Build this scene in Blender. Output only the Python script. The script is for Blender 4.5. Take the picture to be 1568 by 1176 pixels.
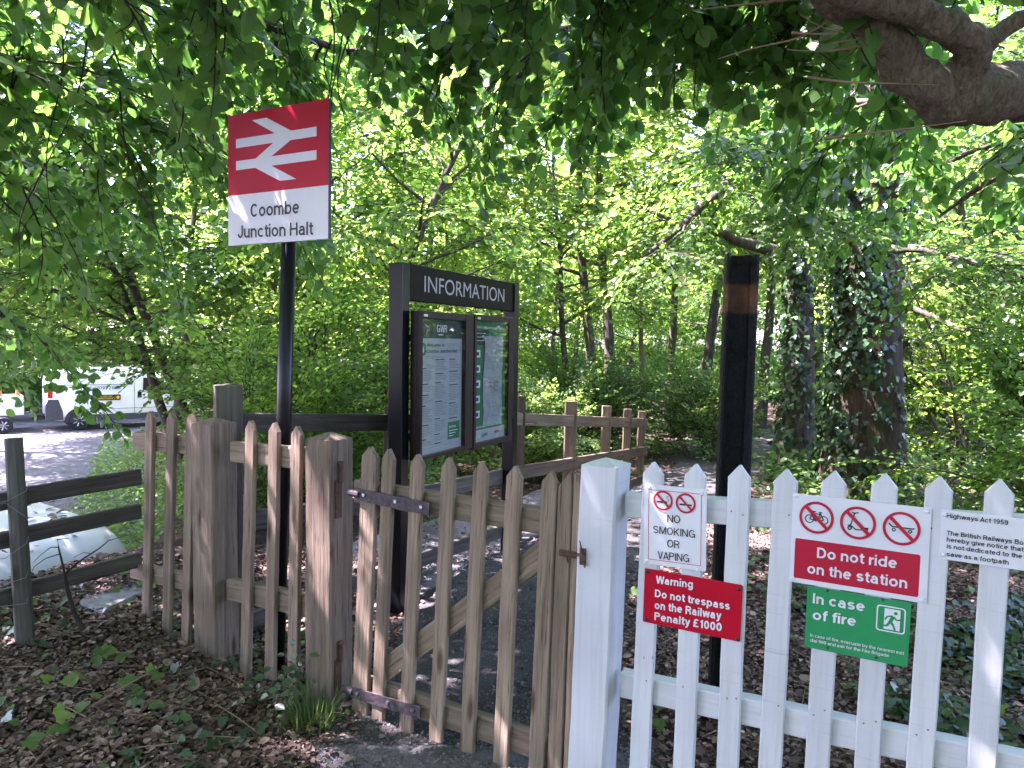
import bpy, bmesh, math, random, os
import numpy as np
from mathutils import Vector, Matrix
R = math.radians
scene = bpy.context.scene
for o in list(bpy.data.objects):
    bpy.data.objects.remove(o)
COL = scene.collection

# ------------------------------------------------------------------ camera
FPX = 1178.0                      # focal length in pixels of the 1568 px wide frame
PITCH, ROLL, EYE = R(3.06), 0.015, Vector((0, 0, 1.6))
cam = bpy.data.cameras.new("Camera")
cam.sensor_width = 36.0
cam.lens = 36.0 * FPX / 1568.0
cam.clip_start, cam.clip_end = 0.05, 2000.0
camo = bpy.data.objects.new("Camera", cam)
COL.objects.link(camo)
_F = Vector((0, math.cos(PITCH), -math.sin(PITCH)))
_U0 = Vector((0, math.sin(PITCH), math.cos(PITCH)))
_R0 = Vector((1, 0, 0))
_Rt = _R0 * math.cos(ROLL) + _U0 * math.sin(ROLL)
_Up = _U0 * math.cos(ROLL) - _R0 * math.sin(ROLL)
_m = Matrix((_Rt, _Up, -_F)).transposed().to_4x4()
_m.translation = EYE
camo.matrix_world = _m
scene.camera = camo

# ------------------------------------------------------------------ light
SUN_DIR = Vector((-0.52, 0.04, 0.85)).normalized()       # towards the sun
world = bpy.data.worlds.new("World")
scene.world = world
world.use_nodes = True
_nt = world.node_tree
_nt.nodes.clear()
_sky = _nt.nodes.new("ShaderNodeTexSky")
_sky.sky_type = 'NISHITA'
_sky.sun_disc = False
_sky.sun_elevation = math.asin(SUN_DIR.z)
_sky.sun_rotation = math.atan2(SUN_DIR.x, SUN_DIR.y)
_sky.dust_density = 1.6
_bg = _nt.nodes.new("ShaderNodeBackground")
_bg.inputs[1].default_value = 0.13
_out = _nt.nodes.new("ShaderNodeOutputWorld")
_nt.links.new(_sky.outputs[0], _bg.inputs[0])
_nt.links.new(_bg.outputs[0], _out.inputs[0])
sun = bpy.data.lights.new("Sun", 'SUN')
sun.energy = 4.6
sun.angle = R(0.53)
sun.color = (1.0, 0.95, 0.86)
suno = bpy.data.objects.new("Sun", sun)
COL.objects.link(suno)
suno.rotation_euler = SUN_DIR.to_track_quat('Z', 'Y').to_euler()
scene.view_settings.view_transform = 'Standard'
scene.view_settings.look = 'None'
scene.view_settings.gamma = 1.0
scene.view_settings.use_curve_mapping = False
scene.view_settings.use_white_balance = True      # the phone balanced for the shade
scene.view_settings.white_balance_temperature = 5800
scene.view_settings.white_balance_tint = 42
scene.view_settings.exposure = 3.62
scene.render.engine = 'CYCLES'
cy = scene.cycles
cy.max_bounces = 10
cy.diffuse_bounces = 5
cy.glossy_bounces = 3
cy.transmission_bounces = 6
cy.transparent_max_bounces = 12
cy.sample_clamp_indirect = 8.0
cy.use_denoising = True
cy.caustics_reflective = False
cy.caustics_refractive = False

# ------------------------------------------------------------------ helpers: picture geometry
def ray(px, py):
    return (_F + _Rt * ((px - 784.0) / FPX) + _Up * ((588.0 - py) / FPX))

def at(px, py, Y):
    """World point seen at a pixel of the photograph at world depth Y."""
    d = ray(px, py)
    return EYE + d * (Y / d.y)

def on_z(px, py, z=0.0):
    d = ray(px, py)
    return EYE + d * ((z - EYE.z) / d.z)

class Plane:
    """Vertical (or any) plane through p with normal n pointing away from the camera."""
    def __init__(s, p, n):
        s.p, s.n = Vector(p), Vector(n).normalized()
    def hit(s, px, py, off=0.0):
        d = ray(px, py)
        t = (s.p + s.n * off - EYE).dot(s.n) / d.dot(s.n)
        return EYE + d * t

def vplane(a, b):
    u = Vector((b.x - a.x, b.y - a.y, 0)).normalized()
    return Plane(a, Vector((-u.y, u.x, 0))), u

# ------------------------------------------------------------------ helpers: objects
def link(o):
    COL.objects.link(o)
    return o

def tag(o, label=None, cat=None, group=None, kind=None):
    if label: o["label"] = label
    if cat: o["category"] = cat
    if group: o["group"] = group
    if kind: o["kind"] = kind
    return o

def thing(name, label, cat, loc=(0, 0, 0), group=None, rotz=0.0):
    o = bpy.data.objects.new(name, None)
    o.empty_display_size = 0.1
    link(o)
    o.location = loc
    o.rotation_euler = (0, 0, rotz)
    return tag(o, label, cat, group)

def base_matrix(o):
    m = o.matrix_parent_inverse @ o.matrix_basis if o.parent else o.matrix_basis.copy()
    return base_matrix(o.parent) @ m if o.parent else m

def put(o, mat=None, parent=None):
    """Give o the world matrix mat, under parent."""
    if parent is not None:
        o.parent = parent
        o.matrix_parent_inverse = base_matrix(parent).inverted()
    o.matrix_basis = mat if mat is not None else Matrix.Identity(4)
    return o

def bm_obj(name, bm, mats, parent=None, mat=None, smooth=False):
    me = bpy.data.meshes.new(name)
    bm.to_mesh(me)
    bm.free()
    return me_obj(name, me, mats, parent, mat, smooth)

def me_obj(name, me, mats, parent=None, mat=None, smooth=False):
    for m in (mats if isinstance(mats, (list, tuple)) else [mats]):
        me.materials.append(m)
    if smooth:
        me.shade_smooth()
    o = bpy.data.objects.new(name, me)
    link(o)
    put(o, mat, parent)
    return o

def frame(o, x, y, z):
    m = Matrix((x, y, z)).transposed().to_4x4()
    m.translation = o
    return m

def bevel(bm, w, seg=1):
    bmesh.ops.bevel(bm, geom=list(bm.edges), offset=w, segments=seg, profile=0.7, affect='EDGES', clamp_overlap=True)

def bm_box(bm, x0, x1, y0, y1, z0, z1, mi=0):
    vs = [bm.verts.new(p) for p in ((x0, y0, z0), (x1, y0, z0), (x1, y1, z0), (x0, y1, z0), (x0, y0, z1), (x1, y0, z1), (x1, y1, z1), (x0, y1, z1))]
    for f in ((0, 3, 2, 1), (4, 5, 6, 7), (0, 1, 5, 4), (1, 2, 6, 5), (2, 3, 7, 6), (3, 0, 4, 7)):
        bm.faces.new([vs[i] for i in f]).material_index = mi
    return vs

def bm_prism(bm, pts, y0, y1, mi=0):
    """Extrude an (x, z) outline from y0 to y1."""
    a = [bm.verts.new((p[0], y0, p[1])) for p in pts]
    b = [bm.verts.new((p[0], y1, p[1])) for p in pts]
    n = len(pts)
    fs = [bm.faces.new(a), bm.faces.new(b[::-1])]
    for i in range(n):
        j = (i + 1) % n
        fs.append(bm.faces.new((a[i], b[i], b[j], a[j])))
    for f in fs: f.material_index = mi
    bmesh.ops.recalc_face_normals(bm, faces=fs)
    return fs

def bm_cyl(bm, p0, p1, r0, r1=None, n=12, mi=0, caps=True):
    p0, p1 = Vector(p0), Vector(p1)
    r1 = r0 if r1 is None else r1
    z = (p1 - p0).normalized()
    x = z.orthogonal().normalized()
    y = z.cross(x)
    a, b = [], []
    for i in range(n):
        t = 2 * math.pi * i / n
        d = x * math.cos(t) + y * math.sin(t)
        a.append(bm.verts.new(p0 + d * r0))
        b.append(bm.verts.new(p1 + d * r1))
    for i in range(n):
        j = (i + 1) % n
        bm.faces.new((a[i], a[j], b[j], b[i])).material_index = mi
    if caps:
        bm.faces.new(a[::-1]).material_index = mi
        bm.faces.new(b).material_index = mi

def bm_lathe(bm, prof, n=16, mi=0, axis='Z'):
    rings = []
    for (r, z) in prof:
        ring = []
        for i in range(n):
            t = 2 * math.pi * i / n
            p = (r * math.cos(t), r * math.sin(t), z)
            if axis == 'Y': p = (p[0], p[2], p[1])
            ring.append(bm.verts.new(p))
        rings.append(ring)
    for a, b in zip(rings, rings[1:]):
        for i in range(n):
            j = (i + 1) % n
            bm.faces.new((a[i], a[j], b[j], b[i])).material_index = mi
    bm.faces.new(rings[0][::-1]).material_index = mi
    bm.faces.new(rings[-1]).material_index = mi
    bmesh.ops.recalc_face_normals(bm, faces=list(bm.faces))

def np_mesh(name, verts, faces, uvs=None):
    """faces: list of (n,k) int arrays."""
    me = bpy.data.meshes.new(name)
    verts = np.asarray(verts, dtype=np.float32)
    me.vertices.add(len(verts))
    me.vertices.foreach_set("co", verts.ravel())
    li, st, tot, mi, pos = [], [], [], [], 0
    for f in faces:
        m = 0
        if isinstance(f, tuple): f, m = f
        f = np.asarray(f, dtype=np.int32)
        if len(f) == 0: continue
        k = f.shape[1]
        li.append(f.ravel())
        st.append(pos + np.arange(len(f), dtype=np.int32) * k)
        mi.append(np.full(len(f), m, dtype=np.int32))
        pos += f.size
    li = np.concatenate(li)
    me.loops.add(len(li))
    me.loops.foreach_set("vertex_index", li)
    st, mi = np.concatenate(st), np.concatenate(mi)
    me.polygons.add(len(st))
    me.polygons.foreach_set("loop_start", st)
    me.polygons.foreach_set("material_index", mi)
    if uvs is not None:
        uv = me.uv_layers.new(name="UVMap")
        uv.data.foreach_set("uv", np.asarray(uvs, dtype=np.float32)[li].ravel())
    me.update(calc_edges=True)
    me.validate()
    return me

# ------------------------------------------------------------------ materials
class NM:
    def __init__(s, name):
        s.m = bpy.data.materials.new(name)
        s.m.use_nodes = True
        s.nt = s.m.node_tree
        s.b = s.nt.nodes["Principled BSDF"]
        s.out = s.nt.nodes["Material Output"]
    def n(s, t, **kw):
        nd = s.nt.nodes.new("ShaderNode" + t)
        for k, v in kw.items():
            if k in nd.inputs.keys(): nd.inputs[k].default_value = v
            else: setattr(nd, k, v)
        return nd
    def l(s, a, b): s.nt.links.new(a, b)
    def set(s, **kw):
        for k, v in kw.items():
            k = k.replace("_", " ")
            s.b.inputs[k].default_value = (v + (1,)) if isinstance(v, tuple) and len(v) == 3 else v
    def coords(s, scale=(1, 1, 1), kind="Object", rnd=True):
        tc = s.n("TexCoord")
        mp = s.n("Mapping")
        mp.inputs["Scale"].default_value = scale
        src = tc.outputs[kind]
        if rnd:
            oi = s.n("ObjectInfo")
            mu = s.n("Math", operation='MULTIPLY'); mu.inputs[1].default_value = 37.0
            s.l(oi.outputs["Random"], mu.inputs[0])
            ad = s.n("VectorMath", operation='ADD')
            s.l(src, ad.inputs[0]); s.l(mu.outputs[0], ad.inputs[1])
            src = ad.outputs[0]
        s.l(src, mp.inputs[0])
        return mp.outputs[0]
    def noise(s, vec, scale, detail=4, rough=.55, dist=0.0):
        nd = s.n("TexNoise")
        nd.inputs["Scale"].default_value = scale
        nd.inputs["Detail"].default_value = detail
        nd.inputs["Roughness"].default_value = rough
        nd.inputs["Distortion"].default_value = dist
        if vec is not None: s.l(vec, nd.inputs["Vector"])
        return nd.outputs["Fac"]
    def ramp(s, fac, stops):
        nd = s.n("ValToRGB")
        e = nd.color_ramp.elements
        while len(e) < len(stops): e.new(.5)
        for el, (p, c) in zip(e, stops):
            el.position = p
            el.color = (c + (1,)) if len(c) == 3 else c
        s.l(fac, nd.inputs[0])
        return nd.outputs[0]
    def mix(s, a, b, fac, mode='MIX'):
        nd = s.n("Mix", data_type='RGBA', blend_type=mode)
        for v, i in ((fac, 0), (a, 6), (b, 7)):
            if hasattr(v, "is_linked") or hasattr(v, "links"): s.l(v, nd.inputs[i])
            else: nd.inputs[i].default_value = (v + (1,)) if isinstance(v, tuple) else v
        return nd.outputs[2]
    def bump(s, h, strength=.3, dist=.01):
        nd = s.n("Bump")
        nd.inputs["Strength"].default_value = strength
        nd.inputs["Distance"].default_value = dist
        s.l(h, nd.inputs["Height"])
        s.l(nd.outputs[0], s.b.inputs["Normal"])
    def color(s, c): s.l(c, s.b.inputs["Base Color"])

def plain(name, col, rough=.5, metal=0.0, spec=.5, var=0.0, scale=8.0, bump=0.0):
    k = NM(name)
    k.set(Base_Color=col, Roughness=rough, Metallic=metal)
    k.b.inputs["Specular IOR Level"].default_value = spec
    if var or bump:
        v = k.coords()
        f = k.noise(v, scale, 6, .6)
        if var:
            d = tuple(max(0, c * (1 - var)) for c in col); h = tuple(min(1, c * (1 + var)) for c in col)
            k.color(k.ramp(f, [(.3, d), (.7, h)]))
        if bump: k.bump(f, bump, .004)
    return k.m

def wood(name, dark, mid, light, green=0.0, rough=.8, spec=.25):
    k = NM(name)
    k.set(Roughness=rough)
    k.b.inputs["Specular IOR Level"].default_value = spec
    v = k.coords((42, 42, 1.6))
    g = k.noise(v, 1.0, 7, .62, .6)
    v2 = k.coords((6, 6, 2.2))
    p = k.noise(v2, 1.0, 4, .6)
    v3 = k.coords((160, 160, 5))
    fi = k.noise(v3, 1.0, 4, .6)
    c = k.ramp(g, [(.28, dark), (.5, mid), (.72, light)])
    c2 = k.mix(c, tuple(x * .62 for x in mid), k.ramp(p, [(.4, (.0, .0, .0)), (.75, (.8, .8, .8))]))
    # fine dark checks along the grain
    cr = k.ramp(fi, [(.30, (0.16, .14, .12)), (.40, (1, 1, 1))])
    c3 = k.mix(c2, cr, .95, 'MULTIPLY')
    # knots
    vk = k.coords((9, 9, 2.6))
    vo = k.n("TexVoronoi"); vo.inputs["Scale"].default_value = 1.0; k.l(vk, vo.inputs["Vector"])
    kn = k.ramp(vo.outputs["Distance"], [(.07, (.22, .17, .12)), (.11, (.55, .46, .38)), (.18, (1, 1, 1))])
    c4 = k.mix(c3, kn, .8, 'MULTIPLY')
    if green:
        vg = k.coords((5, 5, 3)); q = k.noise(vg, 1.3, 5, .6)
        c4 = k.mix(c4, (.13, .14, .06), k.ramp(q, [(.5, (0, 0, 0)), (.8, (green, green, green))]))
    oi = k.n("ObjectInfo")
    hs = k.n("HueSaturation")
    mr = k.n("MapRange"); mr.inputs[3].default_value = .8; mr.inputs[4].default_value = 1.2
    k.l(oi.outputs["Random"], mr.inputs[0]); k.l(mr.outputs[0], hs.inputs["Value"]); k.l(c4, hs.inputs["Color"])
    k.color(hs.outputs[0])
    ad = k.n("Math", operation='ADD'); k.l(g, ad.inputs[0]); k.l(fi, ad.inputs[1])
    k.bump(ad.outputs[0], .8, .006)
    return k.m

M = {}
M['oak'] = wood('weathered oak', (.095, .066, .048), (.205, .150, .108), (.31, .232, .166), .15)
M['pale_oak'] = wood('weathered picket wood', (.125, .088, .060), (.265, .193, .133), (.38, .284, .198), .15)
M['dark_wood'] = wood('dark old fence wood', (.045, .037, .032), (.095, .08, .068), (.16, .135, .115), .5)
M['fence_wood'] = wood('brown handrail wood', (.07, .048, .032), (.15, .105, .068), (.25, .18, .12), .55)
M['grey_post'] = wood('grey round post', (.085, .075, .062), (.17, .155, .13), (.26, .24, .2), .5)

def white_paint():
    k = NM('white gloss paint on timber')
    v = k.coords((70, 70, 2.4))
    g = k.noise(v, 1.0, 6, .6, .4)
    v2 = k.coords((26, 26, 13)); ch = k.noise(v2, 1.0, 5, .65)
    v3 = k.coords((3, 3, 2)); pt = k.noise(v3, 1.0, 3, .5)
    c = k.ramp(pt, [(.3, (.53, .53, .545)), (.7, (.66, .66, .675))])
    chips = k.ramp(ch, [(.265, (.28, .24, .2)), (.30, (1, 1, 1))])
    c = k.mix(c, chips, .8, 'MULTIPLY')
    dk = k.ramp(g, [(.3, (.86, .86, .84)), (.5, (1, 1, 1))])
    c = k.mix(c, dk, .8, 'MULTIPLY')
    # grime runs: soft streaks of dirt down the boards
    v4 = k.coords((14, 14, .8)); st = k.noise(v4, 1.0, 4, .6)
    c = k.mix(c, (.40, .39, .33), k.ramp(st, [(.55, (0, 0, 0)), (.85, (.6, .6, .6))]))
    v5 = k.coords((3.5, 3.5, 260)); cr = k.noise(v5, 1.0, 3, .6)
    c = k.mix(c, k.ramp(cr, [(.30, (.62, .60, .58)), (.36, (1, 1, 1))]), .5, 'MULTIPLY')
    k.color(c)
    k.set(Roughness=.42)
    k.b.inputs["Specular IOR Level"].default_value = .4
    k.bump(g, .35, .003)
    return k.m
M['white'] = white_paint()
M['black_paint'] = plain('black gloss paint', (.005, .005, .006), .28, 0, .3, .3, 30, .05)
M['header_paint'] = plain('brown black painted board', (.009, .006, .005), .5, 0, .12, .4, 12, .08)
M['case_paint'] = plain('dark maroon painted case', (.022, .010, .010), .4, 0, .25, .35, 14, .05)
M['aluminium'] = plain('silver strip', (.55, .55, .56), .35, .9, .5, .15, 20)
def rail_mat():
    k = NM('tarred rail steel with a bare rusty band')
    v = k.coords((1, 1, 1)); n = k.noise(v, 70, 6, .65); n2 = k.noise(v, 9, 4, .6)
    base = k.ramp(n, [(.3, (.003, .003, .0035)), (.75, (.014, .013, .013))])
    rust = k.ramp(n2, [(.3, (.05, .026, .016)), (.7, (.19, .085, .042))])
    tc = k.n("TexCoord"); sp = k.n("SeparateXYZ"); k.l(tc.outputs["Object"], sp.inputs[0])
    # worn band near the top: paint is missing there (local z in metres)
    a = k.n("MapRange", interpolation_type='SMOOTHSTEP'); a.inputs[1].default_value = RAIL_BAND[0]; a.inputs[2].default_value = RAIL_BAND[0] + .02
    b = k.n("MapRange", interpolation_type='SMOOTHSTEP'); b.inputs[1].default_value = RAIL_BAND[1]; b.inputs[2].default_value = RAIL_BAND[1] + .02
    b.inputs[3].default_value = 1; b.inputs[4].default_value = 0
    k.l(sp.outputs[2], a.inputs[0]); k.l(sp.outputs[2], b.inputs[0])
    mu = k.n("Math", operation='MULTIPLY'); k.l(a.outputs[0], mu.inputs[0]); k.l(b.outputs[0], mu.inputs[1])
    k.color(k.mix(base, rust, mu.outputs[0]))
    k.set(Roughness=.5); k.b.inputs['Specular IOR Level'].default_value = .22
    k.bump(n, 1.0, .012)
    return k.m
RAIL_BAND = (1.80, 1.92)
M['rail'] = rail_mat()
def rust(name, a, b):
    k = NM(name); v = k.coords(); n = k.noise(v, 60, 7, .7)
    k.color(k.ramp(n, [(.32, a), (.68, b)])); k.set(Roughness=.6); k.b.inputs["Metallic"].default_value = .25
    k.bump(n, 1.0, .004); return k.m
M['strap'] = rust('flaking black iron', (.025, .018, .022), (.11, .085, .09))
M['rust'] = rust('rusty iron', (.05, .022, .014), (.16, .07, .04))
M['nail'] = plain('painted over rusting nail', (.20, .15, .12), .6)
M['bolt'] = plain('bright bolt head', (.5, .5, .52), .35, .9)
# printed sign colours
M['sign_white'] = plain('sign enamel off white', (.70, .69, .72), .3, 0, .5, .04, 5)
M['sign_red'] = plain('sign enamel red', (.48, .006, .020), .35, 0, .22, .1, 4)
M['sign_red2'] = plain('sign vinyl red', (.48, .012, .035), .35, 0, .4, .06, 5)
M['sign_green'] = plain('sign vinyl green', (.006, .26, .085), .35, 0, .4, .06, 5)
M['ink'] = plain('black print', (.012, .012, .014), .45)
M['grey_ink'] = plain('grey print', (.16, .16, .17), .5)
M['pale_letter'] = plain('silver grey lettering', (.42, .41, .40), .45)
M['panel_edge'] = plain('grey sign edge', (.38, .38, .40), .4)
M['rivet'] = plain('white plastic screw cap', (.72, .72, .75), .3)
M['black_screw'] = plain('black screw cap', (.02, .015, .015), .35)
M['poster_white'] = plain('poster paper', (.40, .42, .42), .6, 0, .3, .05, 6)
M['poster_dark'] = plain('poster dark green band', (.018, .045, .035), .5, 0, .3, .2, 10)
M['poster_green'] = plain('poster green', (.02, .16, .07), .5, 0, .3, .12, 8)
M['poster_logo'] = plain('poster pale logo', (.75, .75, .72), .5)
def paper():
    k = NM('damp crumpled paper'); v = k.coords((4, 4, 4)); n = k.noise(v, 2.2, 6, .65, 1.2)
    k.color(k.ramp(n, [(.3, (.26, .28, .28)), (.7, (.40, .42, .42))])); k.set(Roughness=.6); k.bump(n, .9, .02); return k.m
M['paper'] = paper()
def glass():
    k = NM('display case glazing')
    tr = k.n("BsdfTransparent"); tr.inputs[0].default_value = (.93, .95, .94, 1)
    gl = k.n("BsdfGlossy"); gl.inputs["Roughness"].default_value = .03
    lw = k.n("LayerWeight"); lw.inputs[0].default_value = .5
    pw = k.n("Math", operation='POWER'); pw.inputs[1].default_value = 4.0; k.l(lw.outputs["Facing"], pw.inputs[0])
    fr = k.n("Math", operation='MULTIPLY_ADD'); fr.inputs[1].default_value = .8; fr.inputs[2].default_value = .03; k.l(pw.outputs[0], fr.inputs[0])
    mx = k.n("MixShader"); k.l(fr.outputs[0], mx.inputs[0]); k.l(tr.outputs[0], mx.inputs[1]); k.l(gl.outputs[0], mx.inputs[2])
    k.l(mx.outputs[0], k.out.inputs[0]); return k.m
M['glass'] = glass()
M['car_white'] = plain('white vehicle paint', (.80, .81, .82), .22, 0, .5, .05, 2)
M['car_dark'] = plain('grey plastic trim', (.06, .06, .075), .55, 0, .4, .15, 10)
M['car_glass'] = plain('dark vehicle glass', (.012, .015, .018), .06, 0, .6)
M['tyre'] = plain('tyre rubber', (.02, .02, .022), .8, 0, .3)
M['hub'] = plain('steel wheel', (.35, .36, .38), .35, .7)
M['seam'] = plain('panel gap shadow line', (.03, .03, .035), .7)
M['orange'] = plain('orange plastic', (.75, .17, .03), .4)
M['red_lens'] = plain('red lamp lens', (.5, .03, .02), .25)
M['van_blue'] = plain('blue vinyl lettering', (.03, .05, .22), .5)
M['van_yellow'] = plain('yellow vinyl lettering', (.75, .5, .03), .5)
M['wire'] = plain('galvanised wire', (.30, .30, .31), .4, .8)
M['concrete'] = plain('weathered concrete', (.26, .25, .245), .9, 0, .2, .35, 16, .4)

def bark(name, a, b, moss=.4, sc=(9, 9, 2.2)):
    k = NM(name); v = k.coords(sc); n = k.noise(v, 1.6, 7, .68, .7)
    c = k.ramp(n, [(.3, a), (.68, b)])
    v2 = k.coords((1.3, 1.3, .9)); q = k.noise(v2, 2.5, 5, .6)
    c = k.mix(c, (.07, .10, .025), k.ramp(q, [(.48, (0, 0, 0)), (.75, (moss,) * 3)]))
    k.color(c); k.set(Roughness=.9); k.b.inputs["Specular IOR Level"].default_value = .15
    k.bump(n, 1.0, .03); return k.m
M['bark'] = bark('woodland bark', (.035, .027, .022), (.13, .105, .085))
M['bark_red'] = bark('scaly red brown bark', (.080, .058, .042), (.31, .245, .18), .5, (34, 34, 16))
M['bark_ivy'] = bark('brown bark under ivy', (.032, .022, .016), (.10, .068, .050), .35, (14, 14, 2))
M['grit'] = plain('loose grit', (.16, .148, .14), .9, 0, .2, .5, 200)
M['twig'] = plain('dark twig', (.045, .034, .028), .85, 0, .15, .3, 6)
M['dead_twig'] = plain('dry tan twig', (.26, .18, .12), .85, 0, .15, .3, 6)

def leaf_mat(name, c0, c1, t0, t1, veins=False, rough=.42, tf=.45, spec=.35):
    """Thin leaf: reflects c0..c1, lets through t0..t1 (each leaf its own mix)."""
    k = NM(name)
    g = k.n("NewGeometry")
    ri = g.outputs["Random Per Island"]
    oi = k.n("ObjectInfo")
    ad = k.n("Math", operation='ADD'); k.l(ri, ad.inputs[0])
    ml = k.n("Math", operation='MULTIPLY_ADD'); ml.inputs[1].default_value = .5; ml.inputs[2].default_value = -.25
    k.l(oi.outputs["Random"], ml.inputs[0]); k.l(ml.outputs[0], ad.inputs[1])
    f = ad.outputs[0]
    c = k.ramp(f, [(.1, c0), (.9, c1)])
    t = k.ramp(f, [(.1, t0), (.9, t1)])
    if veins:
        uv = k.n("TexCoord"); sp = k.n("SeparateXYZ"); k.l(uv.outputs["UV"], sp.inputs[0])
        ab = k.n("Math", operation='ABSOLUTE'); k.l(sp.outputs[0], ab.inputs[0])
        s1 = k.n("Math", operation='MULTIPLY_ADD'); s1.inputs[1].default_value = -.55; k.l(ab.outputs[0], s1.inputs[0]); k.l(sp.outputs[1], s1.inputs[2])
        s2 = k.n("Math", operation='MULTIPLY'); s2.inputs[1].default_value = 52.0; k.l(s1.outputs[0], s2.inputs[0])
        si = k.n("Math", operation='SINE'); k.l(s2.outputs[0], si.inputs[0])
        vr = k.ramp(si.outputs[0], [(.0, (1, 1, 1)), (.62, (1, 1, 1)), (1.0, (.62, .66, .6))])
        mr = k.ramp(ab.outputs[0], [(.0, (.66, .7, .6)), (.035, (1, 1, 1))])
        t = k.mix(t, vr, .4, 'MULTIPLY'); t = k.mix(t, mr, .8, 'MULTIPLY')
        k.bump(si.outputs[0], .14, .002)
    k.color(c)
    k.set(Roughness=rough); k.b.inputs["Specular IOR Level"].default_value = spec
    tr = k.n("BsdfTranslucent"); k.l(t, tr.inputs[0])
    mx = k.n("MixShader"); mx.inputs[0].default_value = tf
    k.l(k.b.outputs[0], mx.inputs[1]); k.l(tr.outputs[0], mx.inputs[2]); k.l(mx.outputs[0], k.out.inputs[0])
    return k.m
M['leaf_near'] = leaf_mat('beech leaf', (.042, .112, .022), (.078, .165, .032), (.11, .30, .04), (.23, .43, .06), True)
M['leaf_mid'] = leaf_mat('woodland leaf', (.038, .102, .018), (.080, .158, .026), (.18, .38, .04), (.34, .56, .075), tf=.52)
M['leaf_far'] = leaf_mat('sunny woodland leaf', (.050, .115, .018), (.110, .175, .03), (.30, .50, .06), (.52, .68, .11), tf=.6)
M['ivy'] = leaf_mat('ivy leaf', (.014, .042, .016), (.045, .095, .030), (.03, .08, .02), (.08, .16, .03), False, .3, .18, .5)
M['herb'] = leaf_mat('undergrowth leaf', (.05, .115, .028), (.10, .18, .045), (.20, .36, .06), (.36, .52, .10))
M['grass'] = leaf_mat('grass blade', (.05, .10, .03), (.10, .17, .05), (.14, .24, .05), (.22, .34, .08))
def litter():
    k = NM('dead leaves'); g = k.n("NewGeometry")
    k.color(k.ramp(g.outputs["Random Per Island"], [(0, (.070, .042, .031)), (.45, (.14, .088, .066)), (.75, (.21, .14, .105)), (.94, (.32, .235, .18)), (1, (.44, .35, .28))]))
    k.set(Roughness=.75); k.b.inputs["Specular IOR Level"].default_value = .25; return k.m
M['litter'] = litter()
def soil():
    k = NM('leaf mould and soil'); v = k.coords(rnd=False); n = k.noise(v, 26, 8, .7); n2 = k.noise(v, 1.1, 4, .6)
    c = k.ramp(n, [(.3, (.04, .025, .02)), (.55, (.10, .062, .048)), (.75, (.18, .12, .095))])
    c = k.mix(c, (.03, .03, .014), k.ramp(n2, [(.45, (0, 0, 0)), (.7, (.6, .6, .6))]))
    k.color(c); k.set(Roughness=.95); k.b.inputs["Specular IOR Level"].default_value = .1; k.bump(n, 1.0, .03); return k.m
M['soil'] = soil()
def tarmac(name, a, b, sc=170):
    k = NM(name); v = k.coords(rnd=False); n = k.noise(v, sc, 6, .75); n2 = k.noise(v, 2.2, 5, .6)
    c = k.ramp(n, [(.35, a), (.65, b)])
    c = k.mix(c, tuple(x * .55 for x in a), k.ramp(n2, [(.4, (0, 0, 0)), (.7, (.7, .7, .7))]))
    k.color(c); k.set(Roughness=.9); k.b.inputs["Specular IOR Level"].default_value = .2; k.bump(n, .9, .012); return k.m
M['tarmac'] = tarmac('old grey tarmac', (.042, .038, .036), (.13, .117, .108), 120)
M['gravel'] = tarmac('pale dusty gravel', (.13, .12, .125), (.30, .28, .28), 60)
M['carpark'] = tarmac('pale car park gravel', (.08, .074, .078), (.16, .15, .155), 14)
M['meadow'] = plain('sunlit meadow', (.11, .17, .045), .95, 0, .1, .35, 3)

# ================================================================== GROUND
def sst(a, b, x):
    t = np.clip((x - a) / (b - a), 0, 1)
    return t * t * (3 - 2 * t)

def edge_x(y):
    y = np.asarray(y, float)
    return np.where(y < 5.3, -3.0 + .48 * (y - 4.5), -2.62 - .22 * (y - 5.3))

def gz(x, y):
    """Ground height: a bank that drops to the car park on the far side of its edge."""
    x, y = np.asarray(x, float), np.asarray(y, float)
    e = edge_x(y) - x
    wdt = .35 + np.clip(y - 6, 0, 20) * .22
    s = sst(0, 1, e / wdt)
    n = .035 * np.sin(x * 2.1 + 1.3) * np.sin(y * 1.7 + .4) + .018 * np.sin(x * 5.3 + y * 3.1) + .012 * np.sin(x * 9.7 - y * 7.3)
    flat = 1 - .75 * sst(1.0, .2, np.abs(x - .1 - .28 * np.clip(y - 3, 0, 20))) 
    base = n * flat + .10 * sst(-1.2, -2.4, x) * sst(9, 4, y) - .05 * sst(-1.6, -.8, x) * sst(5, 3, y)
    base = base + .05 * sst(.6, 1.4, x) * sst(3.4, 2.2, y)
    return base * (1 - s) - 1.4 * s

def axis(lo, hi, step, far):
    a = list(np.arange(lo, hi + 1e-6, step))
    s = step
    x = hi
    while x < far:
        s *= 1.28; x += s; a.append(x)
    s = step; x = lo
    while x > -far:
        s *= 1.28; x -= s; a.insert(0, x)
    return np.array(a)
gx, gy = axis(-6.5, 7, .11, 500), axis(-1, 12, .11, 500)
X, Y = np.meshgrid(gx, gy)
V = np.stack([X, Y, gz(X, Y)], -1).reshape(-1, 3)
nx, ny = len(gx), len(gy)
ii = (np.arange(ny - 1)[:, None] * nx + np.arange(nx - 1)[None, :]).ravel()
ground = me_obj("ground", np_mesh("ground", V, [np.stack([ii, ii + 1, ii + 1 + nx, ii + nx], 1)]), M['soil'], smooth=True)
tag(ground, "brown leaf mould covering the ground under the trees", kind="structure")

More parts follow.
